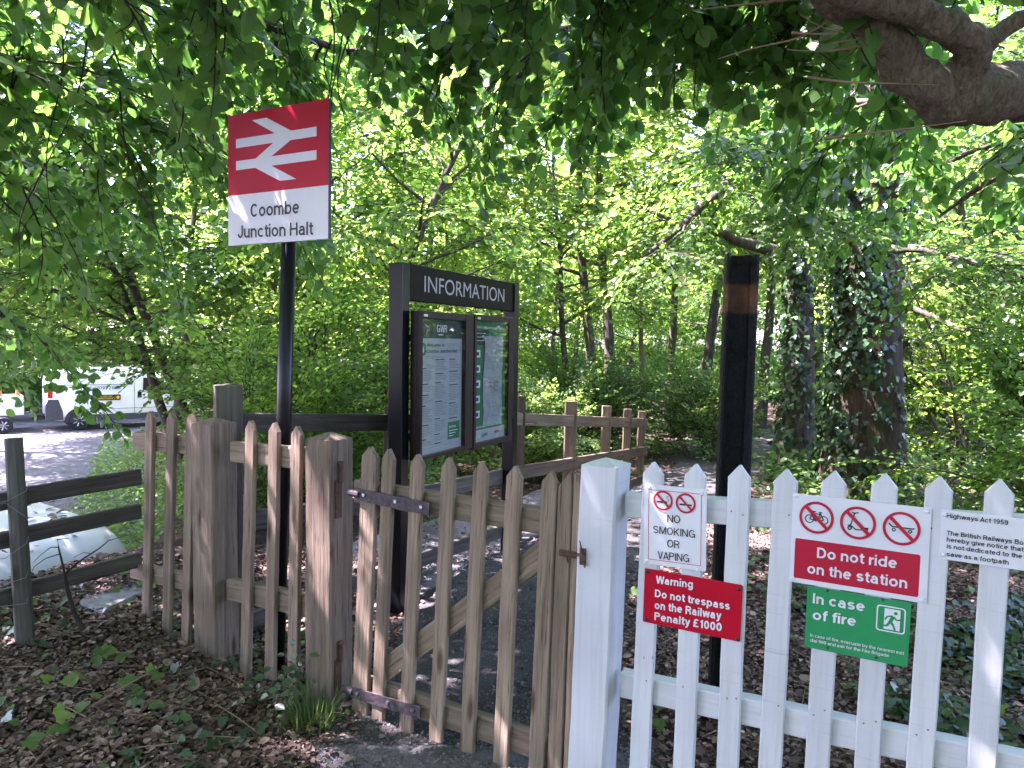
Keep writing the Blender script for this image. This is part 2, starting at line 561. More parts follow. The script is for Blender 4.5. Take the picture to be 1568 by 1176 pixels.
def strip(name, mat, stations, lift, kind="structure", label=None, nacross=14):
    """A ground sheet between left and right edges given as (y, xl, xr)."""
    st = np.array(stations, float)
    yy = np.arange(st[0, 0], st[-1, 0] + 1e-6, .12)
    xl, xr = np.interp(yy, st[:, 0], st[:, 1]), np.interp(yy, st[:, 0], st[:, 2])
    rg = np.random.RandomState(5)
    xl = xl + .05 * np.sin(yy * 5.1) + rg.normal(0, .025, len(yy)); xr = xr + .05 * np.sin(yy * 4.3 + 1) + rg.normal(0, .025, len(yy))
    t = np.linspace(0, 1, nacross)
    Xs = xl[:, None] * (1 - t) + xr[:, None] * t
    Ys = np.repeat(yy[:, None], nacross, 1)
    Zs = gz(Xs, Ys) + lift
    Zs[:, 0] -= .02; Zs[:, -1] -= .02
    v = np.stack([Xs, Ys, Zs], -1).reshape(-1, 3)
    k = (np.arange(len(yy) - 1)[:, None] * nacross + np.arange(nacross - 1)[None, :]).ravel()
    o = me_obj(name, np_mesh(name, v, [np.stack([k, k + 1, k + 1 + nacross, k + nacross], 1)]), mat, smooth=True)
    return tag(o, label, kind=kind)
strip("path", M['tarmac'], [(3.05, -.84, .58), (3.2, -.82, .55), (4, -.7, .66), (5, -.55, .9), (6, -.1, 1.3), (7, .5, 1.8), (8, 1.2, 2.5), (9, 1.75, 3.0), (10.5, 2.2, 3.7), (12, 2.5, 4.6), (14, 3.4, 6.2), (16, 4.6, 8.2)], .012, label="grey tarmac path running through the gate into the wood")
strip("forecourt", M['gravel'], [(-4, -1.1, 3.2), (2.0, -1.0, 2.2), (2.6, -.95, .75), (3.3, -.80, .56)], .008, label="worn gravelly ground in front of the gate")
strip("gravel_verge", M['gravel'], [(4.2, -1.25, -.5), (5, -1.35, -.4), (6, -1.2, .1), (7, -.7, .7), (8, .2, 1.35), (9, 1.2, 1.8)], .006, label="pale dusty gravel verge beside the path")
cp = bmesh.new()
cpv = [(-60, -20), (-5.6, -20), (-5.4, 0), (-4.0, 3.6), (-3.35, 4.8), (-3.15, 5.4), (-3.6, 7.0), (-4.6, 9.5), (-6.2, 13), (-9.2, 18), (-12, 26), (-12, 60), (-60, 60)]
cp.faces.new([cp.verts.new((x, y, -1.388)) for x, y in cpv])
tag(bm_obj("car_park", cp, M['carpark']), "pale gravel car park below the bank", kind="structure")
md = bmesh.new()
md.faces.new([md.verts.new((x, y, .13)) for x, y in ((-7.5, 24), (70, 20), (420, 420), (-420, 500), (-13, 62))])
tag(bm_obj("meadow", md, M['meadow']), "sunlit grass field beyond the wood", kind="structure")

# ================================================================== TIMBER
def timber(name, A, B, w, d, back, mat, parent, tip=0.0, seed=0, cham=.004, jit=.0006, skew=0.0):
    """A board whose front face is centred on A-B, going back by d; tip > 0 gives a pointed end of that length."""
    A, B = Vector(A), Vector(B)
    z = (B - A).normalized()
    L = (B - A).length
    y = (back - z * back.dot(z)).normalized()
    x = y.cross(z)
    rg = random.Random(seed * 7 + hash(name) % 1 + int(L * 1e4))
    body = L - tip
    n = max(2, int(body / .12))
    st = [(body * i / n, 1.0, 0.0) for i in range(n + 1)]
    if tip: st += [(L - .003, .07, skew * w)]
    bm = bmesh.new()
    rings = []
    for zz, sx, ox in st:
        dx, dy = rg.gauss(0, jit), rg.gauss(0, jit)
        hw = w / 2
        c = min(cham, d * .3)
        prof = [(-hw + c, 0), (hw - c, 0), (hw, c), (hw, d - c), (hw - c, d), (-hw + c, d), (-hw, d - c), (-hw, c)]
        rings.append([bm.verts.new((px * sx + dx + ox, py + dy, zz)) for px, py in prof])
    for a, b in zip(rings, rings[1:]):
        for i in range(8):
            j = (i + 1) % 8
            bm.faces.new((a[i], a[j], b[j], b[i]))
    bm.faces.new(rings[0][::-1]); bm.faces.new(rings[-1])
    return bm_obj(name, bm, mat, parent, frame(A, x, y, z))

def square_post(name, corner_top, u, back, w, base_z, apex, mat, parent, seed=1, lean=(0, 0)):
    """Square post whose front right top edge is at corner_top; u = rightwards, back = away from the viewer."""
    c = Vector(corner_top) - u * (w / 2) + back * (w / 2)
    L = corner_top.z - base_z
    rg = random.Random(seed)
    bm = bmesh.new()
    rings = []
    n = 10
    h, ch = w / 2, .007
    prof = [(-h + ch, -h), (h - ch, -h), (h, -h + ch), (h, h - ch), (h - ch, h), (-h + ch, h), (-h, h - ch), (-h, -h + ch)]
    for i in range(n + 1):
        dx, dy = rg.gauss(0, .0015), rg.gauss(0, .0015)
        f = 1 - i / n
        rings.append([bm.verts.new((p[0] + dx - lean[0] * f, p[1] + dy - lean[1] * f, L * i / n)) for p in prof])
    for a, b in zip(rings, rings[1:]):
        for i in range(8):
            j = (i + 1) % 8
            bm.faces.new((a[i], a[j], b[j], b[i]))
    bm.faces.new(rings[0][::-1])
    ap = bm.verts.new((rg.gauss(0, .004), rg.gauss(0, .004), L + apex))
    for i in range(8):
        bm.faces.new((rings[-1][i], rings[-1][(i + 1) % 8], ap))
    return bm_obj(name, bm, mat, parent, frame(Vector((c.x, c.y, base_z)), u, back, Vector((0, 0, 1))))

# ---- white picket fence
PW, UW = vplane(at(1000, 707, 2.60), at(1530, 733, 2.12))
NW = PW.n
wf = thing("white_picket_fence", "white painted picket fence with pointed pales carrying the notices", "fence", (.9, 2.4, 0))
tips = [(1000, 707), (1065, 710), (1132.6, 711.5), (1203.5, 717.5), (1278, 720.5), (1356, 724.5), (1440, 729), (1532, 733), (1634, 738), (1748, 744)]
foot = [(978, 1176), (1046, 1176), (1113, 1176), (1178, 1176), (1250, 1176), (1327, 1176), (1408, 1176), (1503, 1176), (1603, 1176), (1716, 1176)]
nail_spots = []
for i, (t, f) in enumerate(zip(tips, foot)):
    T, Fp = PW.hit(*t), PW.hit(*f)
    dirn = (Fp - T).normalized()
    bot = T + dirn * ((T.z - .055) / -dirn.z)
    timber("picket", bot, T, .071, .021, NW, M['white'], wf, tip=.043, seed=i + 11)
    nail_spots.append((PW, T, dirn, wf, .0005))
for (a, b, hgt, nm) in (((958, 774), (1590, 816), .085, 1), ((950, 1049.5), (1590, 1188), .090, 2)):
    A, B = PW.hit(*a, .0225), PW.hit(*b, .0225)
    timber("rail", A, B + (B - A) * .25, hgt, .055, NW, M['white'], wf, seed=30 + nm)
wp_c = PW.hit(946, 717, -.035)
wp_l = PW.hit(887, 712, -.035)
WPW = .138
square_post("post", wp_c, UW, NW, WPW, -.12, .024, M['white'], wf, seed=3, lean=(.035, 0))
# nail heads where the pales meet the rails
rgn = random.Random(21)
for pl_, T, dn, par, off in nail_spots:
    for h_ in (.155, .76):
        for sx in (-.014, .016):
            if rgn.random() < .35: continue
            bm = bmesh.new(); bm_lathe(bm, [(.0030, .0), (.0028, -.0012), (.001, -.0016)], 8, axis='Y')
            bm_obj("nail", bm, M['nail'], par, frame(T + dn * (h_ + rgn.gauss(0, .008)) + UW * (sx + rgn.gauss(0, .003)), UW, NW, Vector((0, 0, 1))))
# latch catch on the white post
LP = PW.hit(893, 852, -.038)
cat_ = bmesh.new()
bm_box(cat_, -.012, .012, -.006, 0, -.03, .03)
bm_cyl(cat_, (0, -.006, .012), (0, -.03, .012), .004, n=8)
bm_cyl(cat_, (-.01, -.03, .012), (.012, -.03, .012), .006, n=8)
bm_cyl(cat_, (.0, -.012, .02), (-.006, -.02, .06), .0035, .002, n=7)
bm_cyl(cat_, (.006, -.01, -.01), (.012, -.012, -.036), .005, .003, n=7)
bevel(cat_, .001)
bm_obj("latch_catch", cat_, M['rust'], wf, frame(LP, UW, NW, Vector((0, 0, 1))))

# ---- wooden gate (hinge side lower and farther)
PG, UG = vplane(at(566, 684, 3.24), at(868, 722, 2.79))
NG = PG.n
gate = thing("wooden_gate", "unpainted wooden picket gate sagging towards its latch side, between oak post and white post", "gate", on_z(700, 1180, 0))
gt = [((565.8, 684), (548, 1133), .085), ((594, 687), (575, 1139), .062), ((638, 695), (618, 1156), .064), ((686, 700), (664, 1172), .064), ((736, 706), (711, 1190), .064), ((787, 713), (763, 1206), .066), ((842, 721), (818, 1222), .066), ((866, 722), (846, 1228), .058), ((884, 724), (866, 1231), .03)]
for i, (t, f, w) in enumerate(gt):
    timber("picket", PG.hit(*f), PG.hit(*t), w, .024, NG, M['pale_oak'], gate, tip=.045 if i != 7 else .06, seed=i + 51, skew=(0, 0, 0, 0, 0, 0, .05, .3, -.3)[i])
timber("rail", PG.hit(542, 752, .0255), PG.hit(880, 808, .0255), .098, .045, NG, M['pale_oak'], gate, seed=70)
timber("rail", PG.hit(538, 1048, .0255), PG.hit(872, 1162, .0255), .10, .045, NG, M['pale_oak'], gate, seed=71)
timber("brace", PG.hit(578, 1034, .026), PG.hit(850, 834, .026), .092, .035, NG, M['pale_oak'], gate, seed=72)
def strap(a, b, hgt, par):
    A, B = PG.hit(*a, -.007), PG.hit(*b, -.007)
    x = (B - A).normalized(); y = (NG - x * NG.dot(x)).normalized(); z = x.cross(y)
    L = (B - A).length
    bm = bmesh.new()
    bm_box(bm, 0, L, 0, .0065, -hgt / 2, hgt / 2)
    bmesh.ops.subdivide_edges(bm, edges=[e for e in bm.edges if e.calc_length() > .1], cuts=16)
    rg = random.Random(4)
    for v in bm.verts: v.co += Vector((0, rg.gauss(0, .0006), rg.gauss(0, .0008)))
    bm_cyl(bm, (-.05, .012, 0), (.01, .006, 0), .017, .016, n=10)
    o = bm_obj("strap_hinge", bm, M['strap'], par, frame(A, x, y, z))
    for t in (.1, .55, .9):
        b2 = bmesh.new()
        bm_cyl(b2, (L * t, -.007, .004), (L * t, 0, .004), .0075, .0085, n=8)
        bm_obj("bolt", b2, M['bolt'], o, frame(A, x, y, z))
strap((547, 757), (657, 780), .052, gate)
strap((537, 1060), (643, 1092), .048, gate)
LG = PG.hit(878, 849, -.004)
lt = bmesh.new()
bm_box(lt, -.055, .02, -.008, 0, -.012, .012)
bm_cyl(lt, (-.05, -.014, 0), (.045, -.014, .002), .006, n=8)
bm_cyl(lt, (-.02, -.012, -.012), (-.015, -.012, -.03), .004, .003, n=7)
bevel(lt, .001)
bm_obj("latch", lt, M['rust'], gate, frame(LG, UG, NG, Vector((0, 0, 1))))

# ---- oak picket fence on the far side of the gate
gp_c = at(506, 676, 3.32)
PB, UB = vplane(at(324.5, 653, 3.72), at(505, 672, 3.32))
NB = PB.n
of = thing("oak_picket_fence", "weathered oak picket fence with two thick square posts, beside the station sign", "fence", (-1.2, 3.6, 0))
square_post("post", gp_c, UG, NG, .152, -.16, .03, M['oak'], of, seed=8, lean=(.0, 0))
square_post("post", at(324.5, 651, 3.72), UG, NG, .156, -.12, .03, M['oak'], of, seed=9, lean=(-.01, 0))
# pintle brackets of the gate on the gate post
for pz in (gp_c.z - .155, .20):
    pin = bmesh.new()
    bm_cyl(pin, (.012, .055, pz - .03), (.012, .055, pz + .05), .011, n=10)
    bm_box(pin, -.002, .007, .028, .07, pz - .19, pz - .02)
    bm_cyl(pin, (.012, .055, pz + .05), (.012, .055, pz + .062), .016, .012, n=10)
    bevel(pin, .0015)
    bm_obj("pintle", pin, M['rust'], of, frame(Vector((gp_c.x, gp_c.y, 0)), UG, NG, Vector((0, 0, 1))))
for i, (t, f) in enumerate([((382, 643.5), (373, 1043)), ((418, 647), (411, 1040)), ((452.5, 651.7), (446, 1057))]):
    timber("picket", PB.hit(*f, .03), PB.hit(*t, .03), .064, .026, NB, M['pale_oak'], of, tip=.042, seed=i + 81)
for i, (t, f) in enumerate([((228, 629), (222, 944)), ((260.5, 630.5), (253, 970)), ((290, 633.5), (282, 1000))]):
    timber("picket", PB.hit(*f, .03), PB.hit(*t, .03), .064, .026, NB, M['pale_oak'], of, tip=.042, seed=i + 91)
timber("rail", PB.hit(352, 692, .057), PB.hit(480, 705, .057), .10, .05, NB, M['pale_oak'], of, seed=101)
timber("rail", PB.hit(347, 903, .057), PB.hit(472, 930, .057), .105, .05, NB, M['pale_oak'], of, seed=102)
timber("rail", PB.hit(203, 675, .057), PB.hit(300, 683, .057), .092, .05, NB, M['pale_oak'], of, seed=103)
timber("rail", PB.hit(199, 874, .057), PB.hit(300, 896, .057), .085, .05, NB, M['pale_oak'], of, seed=104)

# ---- post and rail fence along the bank edge
lf = thing("post_and_rail_fence", "dark three rail fence with grey round post and loose wire", "fence", at(36, 1000, 3.66))
def round_post(name, A, B, r0, r1, mat, parent, n=14, seed=0):
    A, B = Vector(A), Vector(B); z = (B - A).normalized(); L = (B - A).length
    x = Vector((1, 0, 0)); y = z.cross(x).normalized(); x = y.cross(z)
    rg = random.Random(seed); bm = bmesh.new(); rings = []
    for i in range(9):
        t = i / 8; r = r0 + (r1 - r0) * t
        rings.append([bm.verts.new((r * (1 + .05 * math.sin(3 * a + seed)) * math.cos(a), r * (1 + .05 * math.sin(3 * a + seed)) * math.sin(a), L * t + rg.gauss(0, .001))) for a in [2 * math.pi * k / n for k in range(n)]])
    for a, b in zip(rings, rings[1:]):
        for k in range(n): bm.faces.new((a[k], a[(k + 1) % n], b[(k + 1) % n], b[k]))
    bm.faces.new(rings[0][::-1]); bm.faces.new(rings[-1])
    return bm_obj(name, bm, mat, parent, frame(A, x, y, z), smooth=False)
round_post("post", at(40, 1030, 3.66), at(20, 671, 3.66), .043, .039, M['grey_post'], lf)
bk = Vector((-.8, .6, 0))
for a, ya, b, yb, c, yc, hgt, sd in (((217, 718.5 + 12), 4.12, (37, 748 + 12), 3.70, (-160, 800), 3.3, .085, 1), ((217, 772 + 11), 4.12, (37, 808 + 12), 3.70, (-160, 862), 3.3, .08, 2), ((217, 846 + 11), 4.12, (37, 893 + 12), 3.70, (-160, 960), 3.3, .08, 3)):
    timber("rail", at(*b, yb), at(*a, yb + .44), hgt, .035, bk, M['dark_wood'], lf, seed=110 + sd)
    timber("rail", at(*c, yc), at(b[0] + 6, b[1] + 1, yb + .02), hgt, .035, bk, M['dark_wood'], lf, seed=114 + sd)

def tube_mesh(name, polys, mats, parent=None, sides=5, smooth=True):
    """polys: list of (points, radii)."""
    v, f, off = [], [], 0
    for pts, rad in polys:
        a, b = tube_np(np.asarray(pts, float), np.asarray(rad, float), sides)
        v.append(a); f.append(b + off); off += len(a)
    return me_obj(name, np_mesh(name, np.concatenate(v), [np.concatenate(f)]), mats, parent, smooth=smooth)

def tube_np(P, r, sides):
    n = len(P)
    T = np.gradient(P, axis=0)
    T /= np.linalg.norm(T, axis=1, keepdims=True) + 1e-9
    ref = np.array([0, 0, 1.0]) if abs(T[:, 2]).mean() < .8 else np.array([1.0, 0, 0])
    S = np.cross(T, ref); S /= np.linalg.norm(S, axis=1, keepdims=True) + 1e-9
    W = np.cross(S, T)
    a = np.arange(sides) * 2 * np.pi / sides
    ring = S[:, None, :] * np.cos(a)[None, :, None] + W[:, None, :] * np.sin(a)[None, :, None]
    V = (P[:, None, :] + ring * r[:, None, None]).reshape(-1, 3)
    i = (np.arange(n - 1)[:, None] * sides + np.arange(sides)[None, :])
    j = (np.arange(n - 1)[:, None] * sides + (np.arange(sides)[None, :] + 1) % sides)
    F = np.stack([i, j, j + sides, i + sides], -1).reshape(-1, 4)
    return V, F
wires = []
def pv(p): return [p.x, p.y, p.z]
for y0, y1, y2 in ((768, 752, 741), (770, 792, 800), (855, 832, 822), (895, 884, 870), (928, 924, 912)):
    wires.append(([pv(at(-60, y0 + 6, 3.40)), pv(at(8, y0, 3.58)), pv(at(24, (y0 + y1) / 2, 3.60)), pv(at(40, y1, 3.61)), pv(at(44, y2, 3.66))], [.0016] * 5))
tube_mesh("wire", wires, M['wire'], lf, 5)

# ---- handrail fence beside the path behind the gate
hf = thing("timber_handrail_fence", "brown timber fence with three rails running beside the path behind the noticeboard", "fence", (0, 6, 0))
FL = [(353, 4.05), (600, 4.9), (792, 6.15), (875, 7.1), (930, 7.9), (962, 8.45), (991, 9.0)]
def fy(px): return float(np.interp(px, [a for a, _ in FL], [b for _, b in FL]))
bkf = Vector((-.87, .5, 0))
def hrail(pts, hgt, sd):
    for k, (a, b) in enumerate(zip(pts, pts[1:])):
        A, B = at(*a, fy(a[0])), at(*b, fy(b[0]))
        timber("rail", A, B, hgt, .04, bkf, M['fence_wood'] if a[0] > 600 else M['dark_wood'], hf, seed=sd + k)
hrail([(352, 648), (600, 647), (792, 642), (991, 648)], .105, 130)
hrail([(352, 803), (600, 768), (792, 725), (991, 690.5)], .11, 140)
hrail([(345, 968), (600, 874), (792, 806), (991, 733)], .10, 150)
for px, ptop, w, sd in ((600, 622, .10, 1), (797, 607, .09, 2), (875.5, 615, .11, 3), (930, 622, .095, 4), (962, 627, .085, 5), (984, 630, .085, 6)):
    yy = fy(px) + .03
    T = at(px, ptop, yy); b = Vector((T.x - .02, T.y, float(gz(T.x, T.y)) - .1))
    timber("post", b, T, w, w * .9, Vector((0, 1, 0)), M['fence_wood'], hf, seed=160 + sd)
pt = at(388, 588, 4.12)
square_post("post", at(372, 591, 4.05), Vector((.88, .47, 0)), Vector((-.47, .88, 0)), .135, -.1, .012, M['dark_wood'], hf, seed=17)

# ================================================================== WRITING AND SIGNS
def glyphs(body):
    """Outline of a line of text in Blender's own round sans serif, as vertices and faces."""
    cu = bpy.data.curves.new("lettering", 'FONT')
    cu.body = body
    cu.resolution_u = 5
    o = bpy.data.objects.new("lettering", cu)
    COL.objects.link(o)
    dg = bpy.context.evaluated_depsgraph_get()
    me = bpy.data.meshes.new_from_object(o.evaluated_get(dg))
    bpy.data.objects.remove(o); bpy.data.curves.remove(cu)
    v = np.array([tuple(p.co) for p in me.vertices])
    f = [list(p.vertices) for p in me.polygons]
    bpy.data.meshes.remove(me)
    return v, f
_cap = glyphs("H")[0][:, 1].max()

# A plain grotesque alphabet drawn with strokes: every glyph is a list of centre lines in units of the capital height.
XH = .73
def _arc(cx, cz, rx, rz, a0, a1, n=14):
    return [(cx + rx * math.cos(R(a0 + (a1 - a0) * i / n)), cz + rz * math.sin(R(a0 + (a1 - a0) * i / n))) for i in range(n + 1)]
def _ess(W, H, h):
    rz = (H - 2 * h) / 4; rx = W / 2 - h
    return [_arc(W / 2, H - h - rz, rx * .95, rz, 22, 262) [:-1] + [(W / 2, H / 2)] + _arc(W / 2, h + rz, rx, rz, 82, -158)]
def glyph(ch, h):
    x, r = XH, XH / 2
    def bowl(W, c=None): return _arc(W / 2, r, W / 2 - h, r - h, 0, 360, 26)
    if ch == 'o': return .64, [bowl(.64)]
    if ch == 'c': return .58, [_arc(.31, r, .31 - h, r - h, 42, 318, 22)]
    if ch == 'e': return .62, [[(h, r + .01), (.62 - h, r + .01)], _arc(.31, r, .31 - h, r - h, 0, 318, 24)]
    if ch == 'a':
        xs = .56 - h
        zb = .43
        return .60, [_arc(.29, x - h - .2, .29 - h - .03, .2, 160, 0) [:-1] + [(xs, x - h - .22), (xs, .12), (xs + .035, 0)], [(xs, zb), (.26, zb - .03)] + _arc(.25, (zb + h) / 2 - .01, .25 - h, (zb - h) / 2 - .01, 95, 270) + [(.36, h + .02), (xs, .2)]]
    if ch in 'nhm':
        W = .58
        if ch == 'm':
            W2 = .50
            return .92, [[(h, 0), (h, x)], [(h, x - .26)] + _arc(.25 + h * .5, x - h - .2, .25 - h * .5, .2, 180, 0) + [(.5, 0)], [(.5, x - .26)] + _arc(.5 + (.42 - h) / 2, x - h - .2, (.42 - h) / 2, .2, 180, 0) + [(.92 - h, 0)]]
        return W, [[(h, 0), (h, 1 if ch == 'h' else x)], [(h, x - .27)] + _arc(W / 2, x - h - .22, W / 2 - h, .22, 180, 0) + [(W - h, 0)]]
    if ch == 'u': return .58, [[(.58 - h, 0), (.58 - h, x)], [(h, x)] + _arc(.29, h + .22, .29 - h, .22, 180, 360) + [(.58 - h, .3)]]
    if ch == 'r': return .37, [[(h, 0), (h, x)], [(h, x - .3)] + _arc(.37, x - h - .28, .37 - h, .28, 180, 92)]
    if ch == 'i': return 2 * h, [[(h, 0), (h, x)], [(h, .86), (h, 1)]]
    if ch == 'l': return 2 * h, [[(h, 0), (h, 1)]]
    if ch == 't': return .36, [[(.16, x + .2), (.16, h + .12)] + _arc(.28, h + .12, .12, .12, 180, 270) + [(.36, h)], [(0, x - h * .8), (.36, x - h * .8)]]
    if ch == 'f': return .36, [[(.16, 0), (.16, 1 - h - .14)] + _arc(.30, 1 - h - .14, .14, .14, 180, 90) + [(.36, 1 - h)], [(0, x - h * .8), (.36, x - h * .8)]]
    if ch == 'b': return .64, [[(h, 0), (h, 1)], bowl(.64)]
    if ch == 'd': return .64, [[(.64 - h, 0), (.64 - h, 1)], bowl(.64)]
    if ch == 'p': return .64, [[(h, -.28), (h, x)], bowl(.64)]
    if ch == 'g': return .63, [[(.63 - h, x)] + [(.63 - h, .0)] + _arc(.63 / 2, -.03, .63 / 2 - h, .25 - h, 0, -150), bowl(.63)]
    if ch == 'v': return .56, [[(h * .8, x), (.28, .0)], [(.56 - h * .8, x), (.28, .0)]]
    if ch == 'y': return .58, [[(h * .8, x), (.30, .02)], [(.58 - h * .8, x), (.30, .02), (.22, -.17), (.14, -.28 + h), (.04, -.28 + h)]]
    if ch == 'w': return .86, [[(h * .8, x), (.23, 0)], [(.23, 0), (.43, x)], [(.43, x), (.63, 0)], [(.63, 0), (.86 - h * .8, x)]]
    if ch == 'x': return .56, [[(h, x), (.56 - h, 0)], [(.56 - h, x), (h, 0)]]
    if ch == 'k': return .56, [[(h, 0), (h, 1)], [(h, .28), (.5, x)], [(.22, .40), (.52, 0)]]
    if ch == 's': return .55, _ess(.55, x, h)
    if ch == 'S': return .70, _ess(.70, 1, h)
    if ch == ',': return 2 * h, [[(h, 2 * h), (h, 0), (h * .4, -.14)]]
    if ch in 'O0':
        W = .78 if ch == 'O' else .58
        return W, [_arc(W / 2, .5, W / 2 - h, .5 - h, 0, 360, 30)]
    if ch == 'C': return .74, [_arc(.38, .5, .38 - h, .5 - h, 42, 318, 26)]
    if ch == 'G': return .77, [_arc(.38, .5, .38 - h, .5 - h, 40, 325, 26), [(.40, .46), (.77 - h, .46), (.77 - h, 0)]]
    if ch == 'D': return .72, [[(h, h), (h, 1 - h), (.32, 1 - h)] + _arc(.32, .5, .40 - h, .5 - h, 90, -90) + [(h, h)], [(h, 0), (h, 1)]]
    if ch in 'PRB':
        W = .66
        out = [[(h, 0), (h, 1)], [(h, 1 - h), (.38, 1 - h)] + _arc(.38, .72, .26 - h * .6, .28 - h, 90, -90) + [(h, .44 + h)]]
        if ch == 'R': out += [[(.34, .47), (.44, .44), (.52, .36), (.55, .2), (.58, 0)]]
        if ch == 'B': out[1] = [(h, 1 - h), (.36, 1 - h)] + _arc(.36, .75, .25 - h * .6, .25 - h, 90, -90) + [(h, .5 + h * .9)]; out += [[(h, .53), (.38, .53)] + _arc(.38, .265 + h * .5, .27 - h * .6, .265 - h * .5, 90, -90) + [(h, h)]]
        return W, out
    if ch == 'N': return .72, [[(h, 0), (h, 1)], [(.72 - h, 0), (.72 - h, 1)], [(h, .98), (.72 - h, .02)]]
    if ch == 'M': return .86, [[(h, 0), (h, 1)], [(.86 - h, 0), (.86 - h, 1)], [(h, .98), (.43, .04)], [(.43, .04), (.86 - h, .98)]]
    if ch == 'K': return .70, [[(h, 0), (h, 1)], [(h, .36), (.62, 1)], [(.24, .56), (.64, 0)]]
    if ch == 'I': return 2 * h, [[(h, 0), (h, 1)]]
    if ch == 'V': return .68, [[(h * .8, 1), (.34, 0)], [(.68 - h * .8, 1), (.34, 0)]]
    if ch == 'A': return .70, [[(h * .8, 0), (.35, 1)], [(.70 - h * .8, 0), (.35, 1)], [(.16, .30), (.54, .30)]]
    if ch == 'W': return 1.0, [[(h * .8, 1), (.26, 0)], [(.26, 0), (.5, 1)], [(.5, 1), (.74, 0)], [(.74, 0), (1 - h * .8, 1)]]
    if ch == 'H': return .72, [[(h, 0), (h, 1)], [(.72 - h, 0), (.72 - h, 1)], [(h, .52), (.72 - h, .52)]]
    if ch == 'J': return .52, [[(.52 - h, 1)] + _arc(.26, h + .24, .26 - h, .24, 360, 180)]
    if ch == 'T': return .62, [[(.31, 0), (.31, 1)], [(0, 1 - h), (.62, 1 - h)]]
    if ch == 'F': return .58, [[(h, 0), (h, 1)], [(h, 1 - h), (.58, 1 - h)], [(h, .52), (.52, .52)]]
    if ch == 'E': return .60, [[(h, 0), (h, 1)], [(h, 1 - h), (.60, 1 - h)], [(h, .52), (.56, .52)], [(h, h), (.60, h)]]
    if ch == 'L': return .54, [[(h, 0), (h, 1)], [(h, h), (.54, h)]]
    if ch == '1': return .40, [[(.30, 0), (.30, 1)], [(.30, .82), (.22, .78), (.08, .76)]]
    if ch == '5': return .56, [[(.52, 1 - h), (.15, 1 - h), (.10, .50)] + _arc(.28, .32, .28 - h, .32 - h, 130, -150)]
    if ch == '9': return .58, [_arc(.29, .66, .29 - h, .34 - h, 0, 360, 22), [(.58 - h, .66)] + _arc(.29, .42, .29 - h, .42 - h, 0, -140)]
    if ch == '2': return .56, [_arc(.28, .72, .28 - h, .28 - h, 165, -35) + [(h, h * 1.2)], [(h * .6, h), (.56, h)]]
    if ch == '6': return .58, [_arc(.29, .34, .29 - h, .34 - h, 0, 360, 22), [(h, .34)] + _arc(.29, .58, .29 - h, .42 - h, 180, 40)]
    if ch == '7': return .54, [[(0, 1 - h), (.54 - h, 1 - h)], [(.52 - h, 1 - h), (.2, 0)]]
    if ch == '8': return .58, [_arc(.29, .75, .25 - h, .25 - h, 0, 360, 20), _arc(.29, .26, .29 - h, .27 - h, 0, 360, 20)]
    if ch == '\u00a3': return .60, [_arc(.36, .72, .22 - h * .5, .28 - h, 25, 180) + [(.18, .34), (.10, h)], [(.02, .5), (.44, .5)], [(.02, h), (.60, h)]]
    return .3, []
_STEP = [0]
def stroke_text(body, wt):
    """(ribbons as lists of left/right points, x extent) of a line of text with stroke width wt."""
    h = wt / 2
    x, out = 0.0, []
    for ch in body:
        if ch == ' ':
            x += .30; continue
        W, paths = glyph(ch, h)
        tight = .05 if ch in 'vwyxVWAkfrt' else .105
        for p in paths:
            q = np.array(p, float)
            keep = [0] + [i for i in range(1, len(q)) if np.hypot(*(q[i] - q[i - 1])) > 1e-4]
            q = q[keep]
            d = np.diff(q, axis=0); d /= np.linalg.norm(d, axis=1, keepdims=True)
            nn = np.stack([-d[:, 1], d[:, 0]], 1)
            closed = np.hypot(*(q[0] - q[-1])) < 1e-3 and len(q) > 6
            m = np.zeros_like(q); m[1:-1] = nn[1:] + nn[:-1]; m[0] = nn[0]; m[-1] = nn[-1]
            if closed: m[0] = m[-1] = nn[0] + nn[-1]
            m /= np.linalg.norm(m, axis=1, keepdims=True) + 1e-9
            k = np.ones(len(q)); k[1:-1] = 1 / np.clip((m[1:-1] * nn[1:]).sum(1), .6, 1)
            off = m * (h * k)[:, None]
            sh = np.array([x, 0])
            out.append((q + off + sh, q - off + sh))
        x += W + tight
    return out

